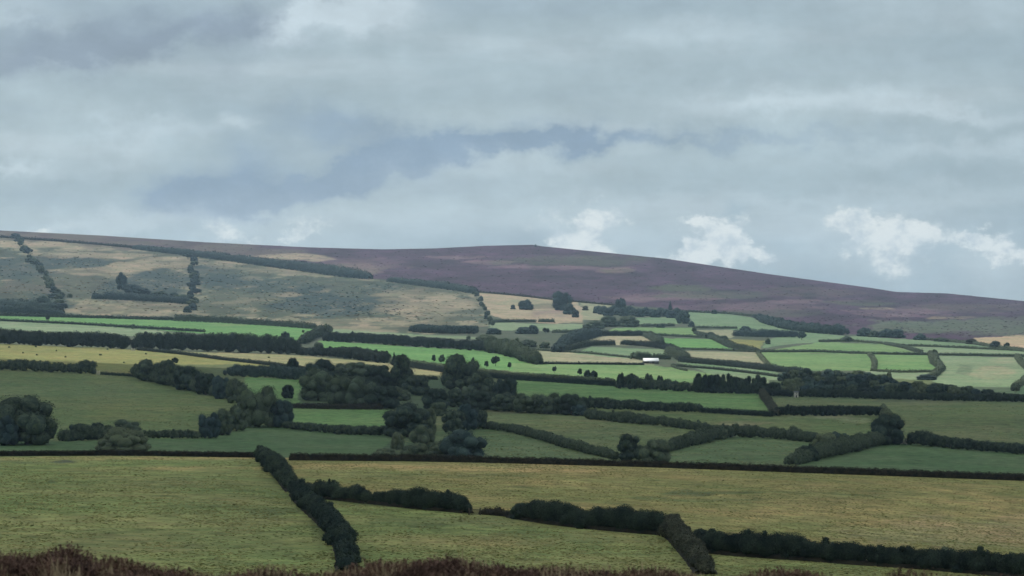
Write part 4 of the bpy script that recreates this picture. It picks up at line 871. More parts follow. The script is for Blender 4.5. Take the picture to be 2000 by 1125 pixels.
# ---- single trees
TR = [
    (52, 868, 118, 92, 'round', 'dark', "huge domed tree at the left edge of the valley"),
    (8, 870, 60, 58, 'round', 'blue', "smaller tree leaning out of the left edge under the huge dome"),
    (240, 882, 106, 54, 'bush', 'olive', "low wide round tree behind the near brow, lower left"),
    (250, 852, 60, 32, 'oval', 'dark', "spiky dark tree peeping over the low wide round tree"),
    (150, 860, 36, 34, 'round', 'dark', "small rounded tree in the bushy hedge, beside the huge domed tree"),
    (188, 858, 34, 32, 'round', 'dark', "small rounded tree in the bushy hedge, left of the low wide tree"),
    (408, 856, 44, 50, 'round', 'blue', "leftmost rounded tree of the clump at the corner of the large olive field"),
    (434, 850, 40, 50, 'oval', 'dark', "second tree in the clump at the corner of the large olive field"),
    (462, 842, 40, 50, 'round', 'dark', "third tree of the corner clump, beside the tall dark one"),
    (506, 834, 76, 78, 'round', 'dark', "tall dark tree at the right of the large olive field"),
    (548, 834, 50, 52, 'round', 'blue', "rounded tree leaning right against the tall dark tree"),
    (480, 800, 40, 34, 'round', 'dark', "tree tucked behind the left shoulder of the tall dark tree"),
    (292, 744, 56, 40, 'round', 'dark', "first tree of the slanting row above the large olive field"),
    (328, 752, 54, 46, 'round', 'dark', "second tree of the slanting row above the large olive field"),
    (366, 762, 54, 46, 'round', 'dark', "third tree of the slanting row above the large olive field"),
    (402, 771, 46, 44, 'round', 'deep', "fourth tree of the slanting row above the large olive field"),
    (434, 779, 40, 44, 'round', 'blue', "fifth tree of the slanting row, with a rounded bluish crown"),
    (462, 787, 42, 46, 'round', 'dark', "last tree at the low right end of the slanting row"),
    (342, 712, 14, 14, 'oval', 'deep', "tiny dark treetop showing above the slanting row"),
    (572, 740, 24, 40, 'round', 'deep', "domed dark tree in the hedge above the small paddock"),
    (625, 748, 60, 44, 'round', 'dark', "dark tree at the upper left corner of the main wood"),
    (652, 744, 54, 34, 'round', 'olive', "olive round treetop at the upper left of the main wood"),
    (700, 742, 60, 34, 'round', 'dark', "flat dark tree in the back row of the main wood"),
    (742, 758, 66, 44, 'round', 'deep', "reddish dark tree in the back row of the main wood"),
    (786, 758, 52, 62, 'oval', 'dark', "tall tree at the right of the wood's back row"),
    (770, 714, 14, 26, 'conifer', 'deep', "small pointed conifer at the end of the dark hedge"),
    (622, 782, 74, 62, 'round', 'dark', "big domed tree on the left flank of the main wood"),
    (668, 792, 64, 54, 'round', 'dark', "broad tree in the front of the main wood, second from left"),
    (706, 795, 66, 56, 'round', 'olive', "olive topped tree in the front middle of the main wood"),
    (748, 798, 62, 44, 'round', 'deep', "very dark tree at the front right of the main wood"),
    (775, 782, 54, 28, 'bush', 'olive', "pale olive thicket right of the main wood's front"),
    (812, 772, 56, 38, 'round', 'dark', "rounded dark tree right of the pale olive thicket"),
    (900, 762, 80, 66, 'round', 'dark', "tall domed tree breaking into the bright central field"),
    (938, 772, 54, 46, 'round', 'dark', "tree under the right shoulder of the tall domed tree"),
    (986, 784, 48, 46, 'round', 'dark', "separate round tree at the left end of the mid green field"),
    (562, 778, 24, 26, 'round', 'deep', "small lone tree in the gap left of the main wood"),
    (850, 800, 54, 40, 'round', 'dark', "dark tree in the wood's lower middle, above the small round one"),
    (896, 795, 56, 34, 'round', 'dark', "dark tree in the tail of the wood below the tall domed tree"),
    (940, 800, 58, 36, 'round', 'deep', "deep dark tree in the tail of the wood below the separate round tree"),
    (985, 803, 56, 36, 'round', 'dark', "third dark tree in the tail of the wood towards the right"),
    (1030, 806, 56, 38, 'round', 'dark', "fourth dark tree in the tail of the wood, bump topped"),
    (1072, 808, 56, 40, 'round', 'dark', "fifth dark tree in the tail of the wood, widest of them"),
    (1116, 810, 52, 40, 'round', 'deep', "last high tree at the right end of the wood's tail"),
    (1130, 812, 30, 22, 'round', 'blue', "small bluish tree beside the gap at the tail's end"),
    (796, 854, 92, 66, 'round', 'dark', "big round dark tree left of centre in the valley"),
    (836, 850, 36, 50, 'oval', 'olive', "olive tree against the right side of the big round dark tree"),
    (858, 812, 38, 28, 'round', 'dark', "small round tree behind, between the wood and the big round tree"),
    (885, 846, 46, 46, 'round', 'dark', "left tree of the clump right of the big round dark tree"),
    (912, 842, 42, 50, 'round', 'blue', "middle tree of the clump right of the big round dark tree"),
    (934, 838, 32, 44, 'oval', 'dark', "upright right tree of the clump above the slanting hedge"),
    (826, 882, 50, 50, 'oval', 'olive', "olive tree in front of the big round dark tree"),
    (776, 878, 30, 36, 'bush', 'olive', "small tree standing left of the olive one in the dell"),
    (906, 902, 78, 60, 'round', 'blue', "wide bluish tree half hidden by the brow, centre left"),
    (862, 898, 54, 42, 'bush', 'olive', "soft green tree against the left of the wide bluish tree"),
    (812, 900, 70, 40, 'bush', 'olive', "low grey green thicket rising behind the brow"),
    (752, 898, 60, 26, 'bush', 'olive', "low left end of the thicket behind the brow"),
    (1232, 900, 54, 50, 'oval', 'dark', "pointed tree, left of the pair behind the brow"),
    (1280, 905, 62, 46, 'round', 'olive', "rounded olive tree, right of the pair behind the brow"),
    (1734, 868, 64, 58, 'round', 'dark', "big round tree by the gateway at the right"),
    (1610, 884, 46, 40, 'round', 'olive', "olive tree standing in the broad overgrown hedge"),
    (1580, 900, 44, 34, 'bush', 'dark', "bushy tree at the low left end of the broad overgrown hedge"),
    (1640, 880, 44, 36, 'round', 'blue', "bluish tree midway along the broad overgrown hedge"),
    (1406, 858, 26, 28, 'round', 'olive', "pale olive tree in the middle of the climbing overgrown hedge"),
    (847, 709, 9, 16, 'oval', 'deep', "tiny upright tree in the bright field, leftmost of the lane trees"),
    (863, 711, 14, 18, 'round', 'dark', "small tree just left of the tall domed tree in the bright field"),
    (924, 714, 8, 16, 'oval', 'dark', "thin little tree just right of the tall domed tree"),
    (950, 719, 10, 14, 'oval', 'deep', "small dark tree left of the round one in the bright field"),
    (968, 715, 17, 20, 'round', 'deep', "round tree in the lower bright field, largest of the lane trees"),
    (995, 722, 9, 15, 'oval', 'deep', "small upright tree right of the round one in the bright field"),
    (1083, 728, 9, 13, 'round', 'deep', "lone small tree below the straw strip"),
    (1132, 734, 10, 14, 'round', 'deep', "small tree with thin trunk left of the double bush"),
    (1147, 736, 16, 15, 'bush', 'deep', "left half of the dark double bush above the lane"),
    (1160, 737, 16, 15, 'bush', 'deep', "right half of the dark double bush above the lane"),
    (1212, 759, 16, 33, 'oval', 'deep', "dark upright tree at the very left of the long dark belt"),
    (1236, 760, 20, 30, 'round', 'dark', "second tree from the left of the long dark belt"),
    (1268, 760, 18, 30, 'round', 'dark', "rounded tree in the left part of the long dark belt"),
    (1290, 762, 16, 28, 'round', 'deep', "small dark tree mid way along the long dark belt"),
    (93, 628, 9, 14, 'oval', 'dark', "tiny tree in the left bright strip field near the wood edge"),
    (260, 645, 10, 12, 'oval', 'dark', "tiny tree on the thin hedge between the bright and pale strips"),
    (640, 655, 20, 24, 'oval', 'olive', "loose tree at the left end of the central belt"),
    (556, 668, 20, 20, 'round', 'deep', "domed tree on the right of the left dark belt"),
    (622, 684, 18, 16, 'round', 'dark', "round tree under the right end of the left bright strip"),
    (238, 566, 22, 32, 'oval', 'blue', "dark tree on the hillside between the two scrubby tree lines"),
    (262, 572, 36, 18, 'bush', 'blue', "low dim bush right of the lone hillside tree"),
    (118, 580, 18, 12, 'bush', 'dark', "small dark bush on the hillside beside the far left tree line"),
    (136, 581, 12, 9, 'bush', 'olive', "smaller bush right of the small dark hillside bush"),
    (85, 600, 30, 24, 'bush', 'blue', "round dim bush at the foot of the far left tree line"),
    (1028, 605, 30, 22, 'bush', 'blue', "domed tree in the tan field under the moor"),
    (1002, 604, 12, 10, 'bush', 'blue', "small bush left of the domed tree in the tan field"),
    (1098, 606, 38, 36, 'round', 'blue', "tall dark tree in the tan fields under the moor"),
    (1112, 614, 28, 22, 'bush', 'blue', "tree under the right shoulder of the tall one in the tan fields"),
    (1124, 620, 18, 18, 'bush', 'dark', "small tree trailing down right of the tall one in the tan fields"),
    (1143, 606, 16, 10, 'bush', 'grey', "pale scrub bush left of the hilltop wood"),
    (1213, 607, 22, 26, 'oval', 'blue', "taller pointed tree rising behind the hilltop wood"),
    (1334, 632, 28, 24, 'round', 'blue', "round tree at the lower right of the hilltop wood"),
    (1350, 638, 16, 12, 'bush', 'blue', "small bush right of the round tree below the hilltop wood"),
    (1356, 652, 12, 14, 'oval', 'olive', "small grey tree at the start of the scrubby slanting hedge"),
    (1388, 661, 22, 14, 'bush', 'dark', "first dark bush on the scrubby slanting hedge"),
    (1414, 670, 22, 16, 'bush', 'dark', "second dark bush on the scrubby slanting hedge"),
    (1455, 648, 26, 12, 'bush', 'blue', "rounded treetop at the left of the copse under the highest green field"),
    (1566, 664, 18, 16, 'round', 'blue', "lone round tree right of the copse"),
    (1500, 672, 12, 12, 'bush', 'dark', "dark bush by the small yellow field"),
    (1395, 613, 14, 10, 'bush', 'dark', "small dark bush on the edge of the moor above the highest green field"),
    (1484, 623, 20, 12, 'bush', 'blue', "bush where the slanting wood edge begins"),
    (1652, 667, 26, 12, 'bush', 'dark', "scrubby bush above the upper bright field"),
    (1688, 657, 30, 19, 'bush', 'blue', "rounded copse tree, left of the two dark groves at right"),
    (1706, 658, 22, 15, 'bush', 'olive', "lighter copse tree beside the left grove at right"),
    (1732, 659, 32, 19, 'bush', 'blue', "left half of the dark flat grove at the foot of the moor"),
    (1754, 660, 34, 19, 'bush', 'blue', "right half of the dark flat grove at the foot of the moor"),
    (1796, 664, 26, 14, 'bush', 'blue', "pointed bush right of the dark flat grove"),
    (1838, 667, 30, 9, 'bush', 'dark', "low dim bush between the grove and the stubble field"),
    (1897, 672, 22, 12, 'bush', 'brown', "dark brown bush at the left tip of the stubble field"),
    (1944, 679, 26, 14, 'bush', 'deep', "black bush in front of the stubble field, left one"),
    (1966, 681, 14, 12, 'oval', 'deep', "small pointed bush in front of the stubble field, right one"),
    (1824, 697, 14, 14, 'round', 'dark', "small tree at the top of the bent scrubby hedge"),
    (1737, 738, 12, 14, 'bush', 'olive', "grey green bush in the sliver field above the right wood"),
    (1810, 742, 40, 12, 'bush', 'blue', "low bush where the bent hedge meets the right wood"),
    (964, 653, 32, 14, 'bush', 'blue', "dark bush right of the bluish plantation strip"),
    (1022, 652, 36, 15, 'bush', 'blue', "left dark bush below the pale green strip, centre distance"),
    (1040, 652, 24, 18, 'bush', 'blue', "taller dark bush beside it, below the pale green strip"),
    (1066, 652, 14, 12, 'round', 'dark', "small round tree in the pale green strip, centre distance"),
    (915, 663, 10, 9, 'bush', 'olive', "tiny bush below the plantation strip"),
    (945, 668, 34, 16, 'bush', 'olive', "scrubby mound above the right end of the central belt"),
    (985, 676, 50, 18, 'bush', 'olive', "scrubby mound left of the dark scrub, centre distance"),
    (1030, 678, 40, 16, 'bush', 'dark', "darker scrub mound above the straw strip"),
    (1064, 680, 22, 14, 'bush', 'dark', "small scrub mound at the top left of the straw strip"),
    (1160, 642, 44, 18, 'bush', 'olive', "grey green mound of scrub above the cream field's hedge"),
    (1190, 638, 40, 22, 'bush', 'olive', "olive thicket under the left of the hilltop wood"),
    (1228, 638, 44, 22, 'bush', 'olive', "olive thicket under the middle of the hilltop wood"),
    (1290, 640, 20, 9, 'bush', 'dark', "small dark bush under the hilltop wood"),
]
for x, row, w, h, shp, mat, lab in TR:
    small = (shp == 'bush' and h < 20)
    tree(x, row, w, h, shp, mat, lab, 'bush' if small else ('conifer_tree' if shp == 'conifer' else 'tree'), 'bush' if small else 'tree')

# the tight row of trees
for k, x in enumerate([1364, 1376, 1388, 1400, 1411, 1424, 1437, 1448, 1462, 1478, 1492, 1504, 1516]):
    tree(x, 767 + k * .3, 21, [36, 38, 34, 38, 35, 37, 34, 33, 33, 36, 32, 27, 25][k], 'oval' if k % 3 else 'round', 'deep',
         "jagged dark tree in the tight row right of centre", 'tree', 'tree', 'trees of the tight dark row')
# the hilltop wood
for k in range(16):
    x = 1168 + k * 10.2
    tree(x, 612 + (k % 3) * 2 + k * .35, 22, RR_.uniform(15, 20), 'bush', 'blue', "dark blue green tree of the hilltop wood under the moor", 'tree', 'tree', 'trees of the hilltop wood')
tree(1309, 606, 10, 18, 'conifer', 'blue', "slim spire rising from the right of the hilltop wood", 'conifer_tree', 'tree')
# the wood above the long straight hedge at right
def top_line(x): return np.interp(x, [1500, 1560, 1620, 1700, 1730, 1770, 1830, 1900, 1990, 2060], [736, 722, 722, 727, 734, 745, 750, 757, 771, 775])
for j, base in enumerate([748, 756, 765, 773]):
    x = 1530 + j * 7
    while x < 2050:
        tb = np.interp(x, [1500, 2060], [base - 4, base + 9])
        tl = top_line(x)
        if tb - tl > 12:
            h = min(27, tb - tl + RR_.uniform(-2, 3)) if j == 0 or (tb - 26 < tl) else RR_.uniform(18, 26)
            tree(x, tb, RR_.uniform(22, 34), h, RR_.choice(['round', 'round', 'oval', 'bush']), RR_.choice(['dark', 'blue', 'deep', 'dark', 'olive'] if j < 2 else ['dark', 'deep', 'olive', 'blue']),
                 "tree of the long dark wood below the pale fields at right", 'tree', 'tree', 'trees of the long dark wood')
        x += RR_.uniform(17, 24)
# scrub and thorn trees along the old boundaries of the hillside
def scrub(path, n, wr, hr, spread, mats, label, group):
    path = np.array(path, float); L = np.concatenate([[0], np.cumsum(np.hypot(*np.diff(path, axis=0).T))])
    for k in range(n):
        t = L[-1] * (k + RR_.uniform(-.4, .4)) / (n - 1)
        x = np.interp(t, L, path[:, 0]) + RR_.uniform(-spread, spread); y = np.interp(t, L, path[:, 1])
        tree(x, y, RR_.uniform(*wr), RR_.uniform(*hr), RR_.choice(['bush', 'bush', 'round']), RR_.choice(mats), label, 'thorn_tree', 'tree', group)
scrub([(30, 470), (48, 488), (66, 515), (84, 540), (98, 560), (106, 580), (120, 606)], 26, (12, 24), (9, 17), 7, ['blue', 'blue', 'dark', 'olive'], "thorn tree in the scrubby line running down the hillside at far left", "thorn trees of the far left line")
scrub([(374, 506), (378, 530), (376, 556), (378, 580), (372, 612)], 24, (12, 22), (9, 15), 8, ['blue', 'blue', 'olive'], "thorn tree in the second scrubby line down the hillside", "thorn trees of the second line")
scrub([(930, 574), (940, 598), (950, 618), (962, 640)], 13, (9, 15), (7, 11), 4, ['blue', 'olive'], "thorn tree in the line left of the tan fields", "thorn trees left of the tan fields")
scrub([(240, 566), (290, 576), (340, 584), (366, 588)], 9, (18, 30), (9, 14), 6, ['blue', 'olive', 'blue'], "low thorn bush on the dim slope above the hillside hedge", "thorn bushes above the hillside hedge")
scrub([(5, 596), (40, 600), (90, 604), (112, 606)], 9, (20, 34), (9, 14), 6, ['blue', 'dark', 'blue'], "low thorn bush above the far left wood edge", "thorn bushes at the far left")
# gorse bushes dotted in the yellow field
for x, row, w in [(18, 679, 6), (70, 678, 6), (72, 694, 5), (196, 694, 8), (45, 690, 4), (128, 698, 5), (110, 686, 4), (210, 683, 5), (285, 692, 5), (242, 709, 5), (525, 699, 5)]:
    tree(x, row, w, 3.6, 'bush', 'olive', "small scattered gorse bush dotted in the yellow field", 'gorse_bush', 'bush', 'gorse bushes in the yellow field')

# ------------------------------------------------------------------ rough growth standing on the ground
def tussocks(name, n, zone, umin, umax, Dr, hgt, wid, mat, label, cat, poly=None, seed=1, blades_=3, power=1.0, lean=2.6):
    rng = np.random.RandomState(seed)
    u = rng.uniform(umin, umax, n)
    D = np.exp(rng.uniform(math.log(Dr[0]), math.log(Dr[1]), n)) if power == 1.0 else Dr[0] + (Dr[1] - Dr[0]) * rng.uniform(0, 1, n) ** power
    R = rowof(D, u)
    keep = np.ones(n, bool)
    if poly is not None:
        keep = np.zeros(n, bool)
        for p in poly: keep |= inside(p, u, R)
    x0 = (u - 1000) / F * D
    dens = fbm(x0 / 9 + seed, D / 14 + seed, 4, .6)
    big = fbm(x0 / 30 + seed * 3, D / 60 + seed, 3)
    keep &= dens * .6 + big * .4 + rng.normal(0, .06, n) > .50
    u, D, R, x0 = u[keep], D[keep], R[keep], x0[keep]; n = len(u)
    P = np.stack([x0, D, -(R - HZ) / F * D], 1)
    parts = []
    for b in range(blades_):
        a = rng.uniform(0, math.pi, n); t = np.stack([np.cos(a), np.sin(a), np.zeros(n)], 1)
        h = hgt * rng.uniform(.5, 1.25, n)[:, None]; w = wid * rng.uniform(.6, 1.4, n)[:, None]
        ln = rng.normal(0, lean, (n, 2)) * hgt
        up = np.concatenate([ln, np.zeros((n, 1))], 1); up[:, 2] = h[:, 0]
        V = np.stack([P - t * w * .6 - [0, 0, .05], P + t * w * .6 - [0, 0, .05], P + t * w * .35 + up, P - t * w * .45 + up * .85], 1).reshape(-1, 3)
        parts.append((V, np.arange(n * 4).reshape(-1, 4)))
    V, Q = join(parts)
    tag(link(name, mesh_np(name, V, quads=Q, mat=mat)), label, cat, kind='stuff')
near_polys = {f[2]: [] for f in FIELDS}
for f in FIELDS:
    if f[0] == 'n': near_polys[f[2]].append(f[3])
tussocks('grass_tussocks', 52000, 'n', -80, 2080, (296, 690), .07, .40, leaf_mat("dry_grass", (0.18, 0.175, 0.068), (0.31, 0.27, 0.12), .12, .05), "dry pale grass tussocks standing in the near fields", 'grass', near_polys['dry'] + near_polys['drygreen'], 3)
tussocks('grass_tussocks', 30000, 'n', -80, 2080, (296, 690), .06, .42, leaf_mat("green_grass", (0.125, 0.145, 0.056), (0.19, 0.20, 0.08), .12, .05), "greener grass tussocks standing in the near fields", 'grass', near_polys['dry'] + near_polys['drygreen'], 8)
tussocks('grass_tussocks', 50000, 'v', -80, 2080, (900, 2100), .14, 1.1, leaf_mat("pasture_grass", (0.085, 0.125, 0.054), (0.17, 0.18, 0.085), .25, .06), "grass tussocks in the shaded valley pastures", 'grass',
         [f[3] for f in FIELDS if f[2] in ('olive', 'oliv2', 'valley2')], 13, 2)
brk = []
for (zz, cx, cy, rx, ry, cov, ss_) in PATCH:
    if cov == 'bracken': brk.append([(cx + rx * math.cos(t) * (1 + .25 * math.sin(3 * t + cx)), cy + ry * math.sin(t)) for t in np.linspace(0, 6.1, 18)])
hillp = [f[3] for f in FIELDS if f[1] == 'rough_pasture']
moorp = [f[3] for f in FIELDS if f[1] == 'moorland']
tussocks('bracken', 5000, 'v', -80, 1000, (4300, 7700), 1.3, 5.0, leaf_mat("bracken_fronds", (0.026, 0.044, 0.040), (0.040, 0.056, 0.044), .2, .01), "bracken and gorse scattered over the rough hillside", 'bracken', brk, 17, 2, 1.0, .4)
tussocks('moor_grass', 5000, 'v', -80, 1000, (4300, 7700), 1.0, 5.0, leaf_mat("bleached_grass", (0.14, 0.125, 0.085), (0.24, 0.20, 0.14), .35, .01), "bleached grass scattered over the rough hillside", 'grass', hillp, 19, 2)
tussocks('heather', 9000, 'v', 300, 2080, (4600, 7990), .8, 5.0, leaf_mat("moor_heather", (0.050, 0.030, 0.050), (0.080, 0.048, 0.074), .2, .008), "purple heather in bloom over the far moor", 'heather', moorp, 23, 2)

# ------------------------------------------------------------------ buildings, gates, cairn
def box(x0, x1, y0, y1, z0, z1):
    V = np.array([(x, y, z) for z in (z0, z1) for y in (y0, y1) for x in (x0, x1)], float)
    return V, np.array([[0, 2, 3, 1], [4, 5, 7, 6], [0, 1, 5, 4], [2, 6, 7, 3], [0, 4, 6, 2], [1, 3, 7, 5]])
def gable_roof(L, Wd, z0, rise, over=.4, th=.18):
    # ridge along x
    a, b = L / 2 + over, Wd / 2 + over
    e = z0 - rise * over / (Wd / 2)
    P = [(-b, e), (0, z0 + rise), (b, e), (b, e - th), (0, z0 + rise - th), (-b, e - th)]
    V = [(s * a, y, z) for s in (-1, 1) for y, z in P]
    Q = [[i, (i + 1) % 6, 6 + (i + 1) % 6, 6 + i] for i in range(6)] + [[0, 5, 4, 1], [1, 4, 3, 2], [6, 7, 10, 11], [7, 8, 9, 10]]
    return np.array(V, float), np.array(Q)
def gable_walls(L, Wd, h, rise):
    V = []
    for s in (-1, 1):
        for y, z in [(-Wd / 2, -1), (Wd / 2, -1), (Wd / 2, h - .05), (0, h + rise - .25), (-Wd / 2, h - .05)]: V.append((s * L / 2, y, z))
    Q = [[0, 1, 2, 4], [5, 9, 7, 6], [0, 4, 9, 5], [1, 6, 7, 2]]
    return np.array(V, float), np.array(Q), [[2, 3, 4], [9, 8, 7]]
def building(name, x, row, L, Wd, h, rise, rz, wall, roof, label, cat, openings=()):
    P, D = place(x, row)
    e = link(name, None, loc=P); e.rotation_euler.z = rz
    tag(e, label, cat)
    V, Q, T = gable_walls(L, Wd, h, rise)
    link('wall', mesh_np('wall', V, quads=Q, tris=T, mat=M[wall]), e)
    V, Q = gable_roof(L, Wd, h, rise)
    link('roof', mesh_np('roof', V, quads=Q, mat=M[roof]), e)
    for nm, x0, x1, z0, z1, mt in openings:
        V, Q = box(x0, x1, -Wd / 2 - .06, -Wd / 2 + .1, z0, z1)
        link(nm, mesh_np(nm, V, quads=Q, mat=M[mt]), e)
    return e
building('barn', 1271, 710, 19, 13, 3.4, 3.4, 0.03, 'timber', 'white', "long low barn with a brilliant white roof between the hedges", 'barn',
         [('door', -3, 1, -.2, 2.9, 'slate'), ('door', 4, 8, -.2, 2.9, 'slate')])
building('cottage', 958, 686, 5.0, 4.0, 2.6, 1.6, 1.35, 'render', 'slate', "tiny white gabled cottage at the edge of the central bright field", 'cottage',
         [('door', -.5, .5, 0, 2.0, 'slate'), ('window', 1.2, 2.0, .9, 1.9, 'pane')])
building('stone_hut', 1555, 776, 3.4, 3.4, 4.4, .8, 0, 'stone', 'slate', "pale square stone hut standing in the gap of the long dark hedge", 'hut',
         [('door', -.5, .5, 0, 2.0, 'timber'), ('window', -.3, .3, 2.9, 3.6, 'pane')])

def gate(x, row, width, h, label, zone='v', rz=0.0, mp='stone', mr='wood'):
    P, D = place(x, row, zone)
    e = link('field_gate', None, loc=P); e.rotation_euler.z = rz
    tag(e, label, 'gate')
    pw = max(.22, width * .12)
    for s in (-1, 1):
        V, Q = box(s * width / 2 - pw / 2, s * width / 2 + pw / 2, -pw / 2, pw / 2, -.5, h * 1.25)
        link('gatepost', mesh_np('gatepost', V, quads=Q, mat=M[mp]), e)
    for k in range(5):
        z = h * (.12 + .2 * k)
        V, Q = box(-width / 2 + pw * .5 + .01, width / 2 - pw * .5 - .01, -.05, .05, z, z + h * .11)
        link('rail', mesh_np('rail', V, quads=Q, mat=M[mr]), e)
    a = math.atan2(h * .8, width * .9)
gate(192, 732, 2.6, 3.0, "pale gate at the end of the tall hedge under the yellow field")
gate(260, 686, 3.4, 3.2, "pale gate between the two dark belts above the yellow field")
gate(1765, 868, 3.6, 2.6, "pale gate in the gateway right of the big round tree")
gate(927, 1006, 2.2, 1.1, "weathered gate in the gap between the dark near hedges", 'n', 0.0, 'bark', 'bark')

def cairn():
    P, D = place(1046, 482)
    e = link('stone_cairn', None, loc=(P[0], P[1] - 12, P[2])); tag(e, "small stone cairn on the summit of the purple moor", 'cairn')
    rng = np.random.RandomState(3); parts = []
    for i in range(60):
        z = rng.uniform(0, 8.0); r = 7 * (1 - z / 9.0); a = rng.uniform(0, 6.28)
        parts.append(ellipsoid(np.array([r * math.cos(a) * rng.uniform(.4, 1), r * math.sin(a) * rng.uniform(.4, 1), z]), np.array([1.6, 1.6, 1.1]) * rng.uniform(.7, 1.2), 6, 4, rng, .2))
    for s in (-14, 13): parts.append(ellipsoid(np.array([s, 0, .3]), np.array([3.2, 2, 1.4]), 7, 5, rng, .2))
    V, Q = join(parts)
    link('stone_pile', mesh_np('stone_pile', V, quads=Q, mat=M['slate']), e)['kind'] = 'stuff'
cairn()

# ------------------------------------------------------------------ heath in front of the viewer
HPX = np.array([-600, 0, 40, 110, 170, 250, 330, 380, 430, 480, 560, 640, 700, 780, 850, 900, 950, 1010, 1080, 1160, 1260, 1330, 1400, 1470, 1530, 1590, 1650, 1750, 1850, 2000, 2600], float)
HPY = np.array([1095, 1097, 1086, 1099, 1091, 1105, 1119, 1124, 1117, 1109, 1122, 1116, 1110, 1107, 1092, 1093, 1116, 1124, 1121, 1121, 1121, 1129, 1136, 1138, 1127, 1128, 1140, 1137, 1134, 1144, 1150], float)
def heath_top(x, y):
    u = 1000 + F * x / np.maximum(y, 6)
    return -(np.interp(u, HPX, HPY) - HZ) / F * 14.5
def heath_ground(x, y):
    z = heath_top(x, np.full_like(x, 14.5)) - .178
    z = z - np.clip(14.5 - y, 0, 14.5) * .012
    t = np.clip(y - 15.0, 0, None)
    z = z - t * t * .055
    return z + (fbm(x * 1.1 + 40, y * 1.1 + 40, 3) - .5) * .12
def heath():
    xs = np.concatenate([np.linspace(-30, -4.2, 18), np.linspace(-4, 4, 130), np.linspace(4.2, 30, 18)])
    ys = np.concatenate([np.linspace(-12, 8, 14), np.linspace(8.3, 17, 60), np.linspace(17.3, 24, 16)])
    X, Y = np.meshgrid(xs, ys)
    Z = heath_ground(X, Y)
    Z = np.where(Y > 17, np.maximum(Z, -7.5), Z)
    V = np.stack([X, Y, Z], -1).reshape(-1, 3); n = len(xs)
    i = np.arange(len(ys) - 1)[:, None] * n + np.arange(n - 1)[None, :]
    me = mesh_np('heath', V, quads=np.stack([i, i + 1, i + 1 + n, i + n], -1).reshape(-1, 4), mat=plain_mat("peaty_turf", (0.045, 0.026, 0.020), (0.115, 0.085, 0.048), 6.0, .95, .5), smooth=True)
    tag(link('heath', me), kind='structure')
heath()

HM = [leaf_mat("heather_rust", (0.095, 0.058, 0.042), (0.200, 0.130, 0.090), .5, 2.2), leaf_mat("heather_dark", (0.030, 0.020, 0.018), (0.110, 0.068, 0.054), .5, 2.2),
      leaf_mat("dead_grass", (0.20, 0.155, 0.095), (0.34, 0.27, 0.17), .3, 3.0)]
def sprigs(cx, cy, r, h, n, rng, stem=.006, lean=.5):
    """upright wiry stems, each with short side shoots"""
    a = rng.uniform(0, 6.28, n); q_ = np.sqrt(rng.uniform(0, 1, n)) * r
    bx, by = cx + q_ * np.cos(a), cy + q_ * np.sin(a)
    bz = heath_ground(bx, by) - .01
    hh = h * rng.uniform(.55, 1.1, n) * (1 - .35 * (q_ / r) ** 2)
    tip = np.stack([bx + (q_ * np.cos(a)) * lean + rng.normal(0, .02, n), by + q_ * np.sin(a) * lean + rng.normal(0, .02, n), bz + hh], 1)
    b = np.stack([bx, by, bz], 1)
    parts = []
    ang = rng.uniform(0, 3.14, n); s = np.stack([np.cos(ang), np.sin(ang), ang * 0], 1) * stem
    V = np.stack([b - s, b + s, tip + s * .5, tip - s * .5], 1).reshape(-1, 3)
    parts.append((V, np.arange(n * 4).reshape(-1, 4)))
    m = n * 7
    k = rng.randint(0, n, m); t = rng.uniform(.35, 1.05, m)[:, None]
    P = b[k] * (1 - t) + tip[k] * t + rng.normal(0, .012, (m, 3))
    parts.append(leaves(P, rng.normal(size=(m, 3)), .013, rng))
    return join(parts)
def blades(cx, cy, r, h, n, rng, wd=.004, lean=.25):
    a = rng.uniform(0, 6.28, n); q_ = np.sqrt(rng.uniform(0, 1, n)) * r
    b = np.stack([cx + q_ * np.cos(a), cy + q_ * np.sin(a), q_ * 0], 1); b[:, 2] = heath_ground(b[:, 0], b[:, 1]) - .01
    l = rng.uniform(.5, 1.1, n) * h; d = rng.uniform(0, 6.28, n); k = lean * l * rng.uniform(.2, 1.2, n)
    mid = b + np.stack([np.cos(d) * k * .4, np.sin(d) * k * .4, l * .6], 1); tip = b + np.stack([np.cos(d) * k, np.sin(d) * k, l], 1)
    s = np.stack([np.ones(n), rng.uniform(-.5, .5, n), np.zeros(n)], 1) * wd
    V = np.stack([b - s, b + s, mid + s * .8, mid - s * .8, tip + s * .3, tip - s * .3], 1).reshape(-1, 3)
    o = np.arange(n)[:, None] * 6
    return V, np.concatenate([o + [0, 1, 2, 3], o + [3, 2, 4, 5]])

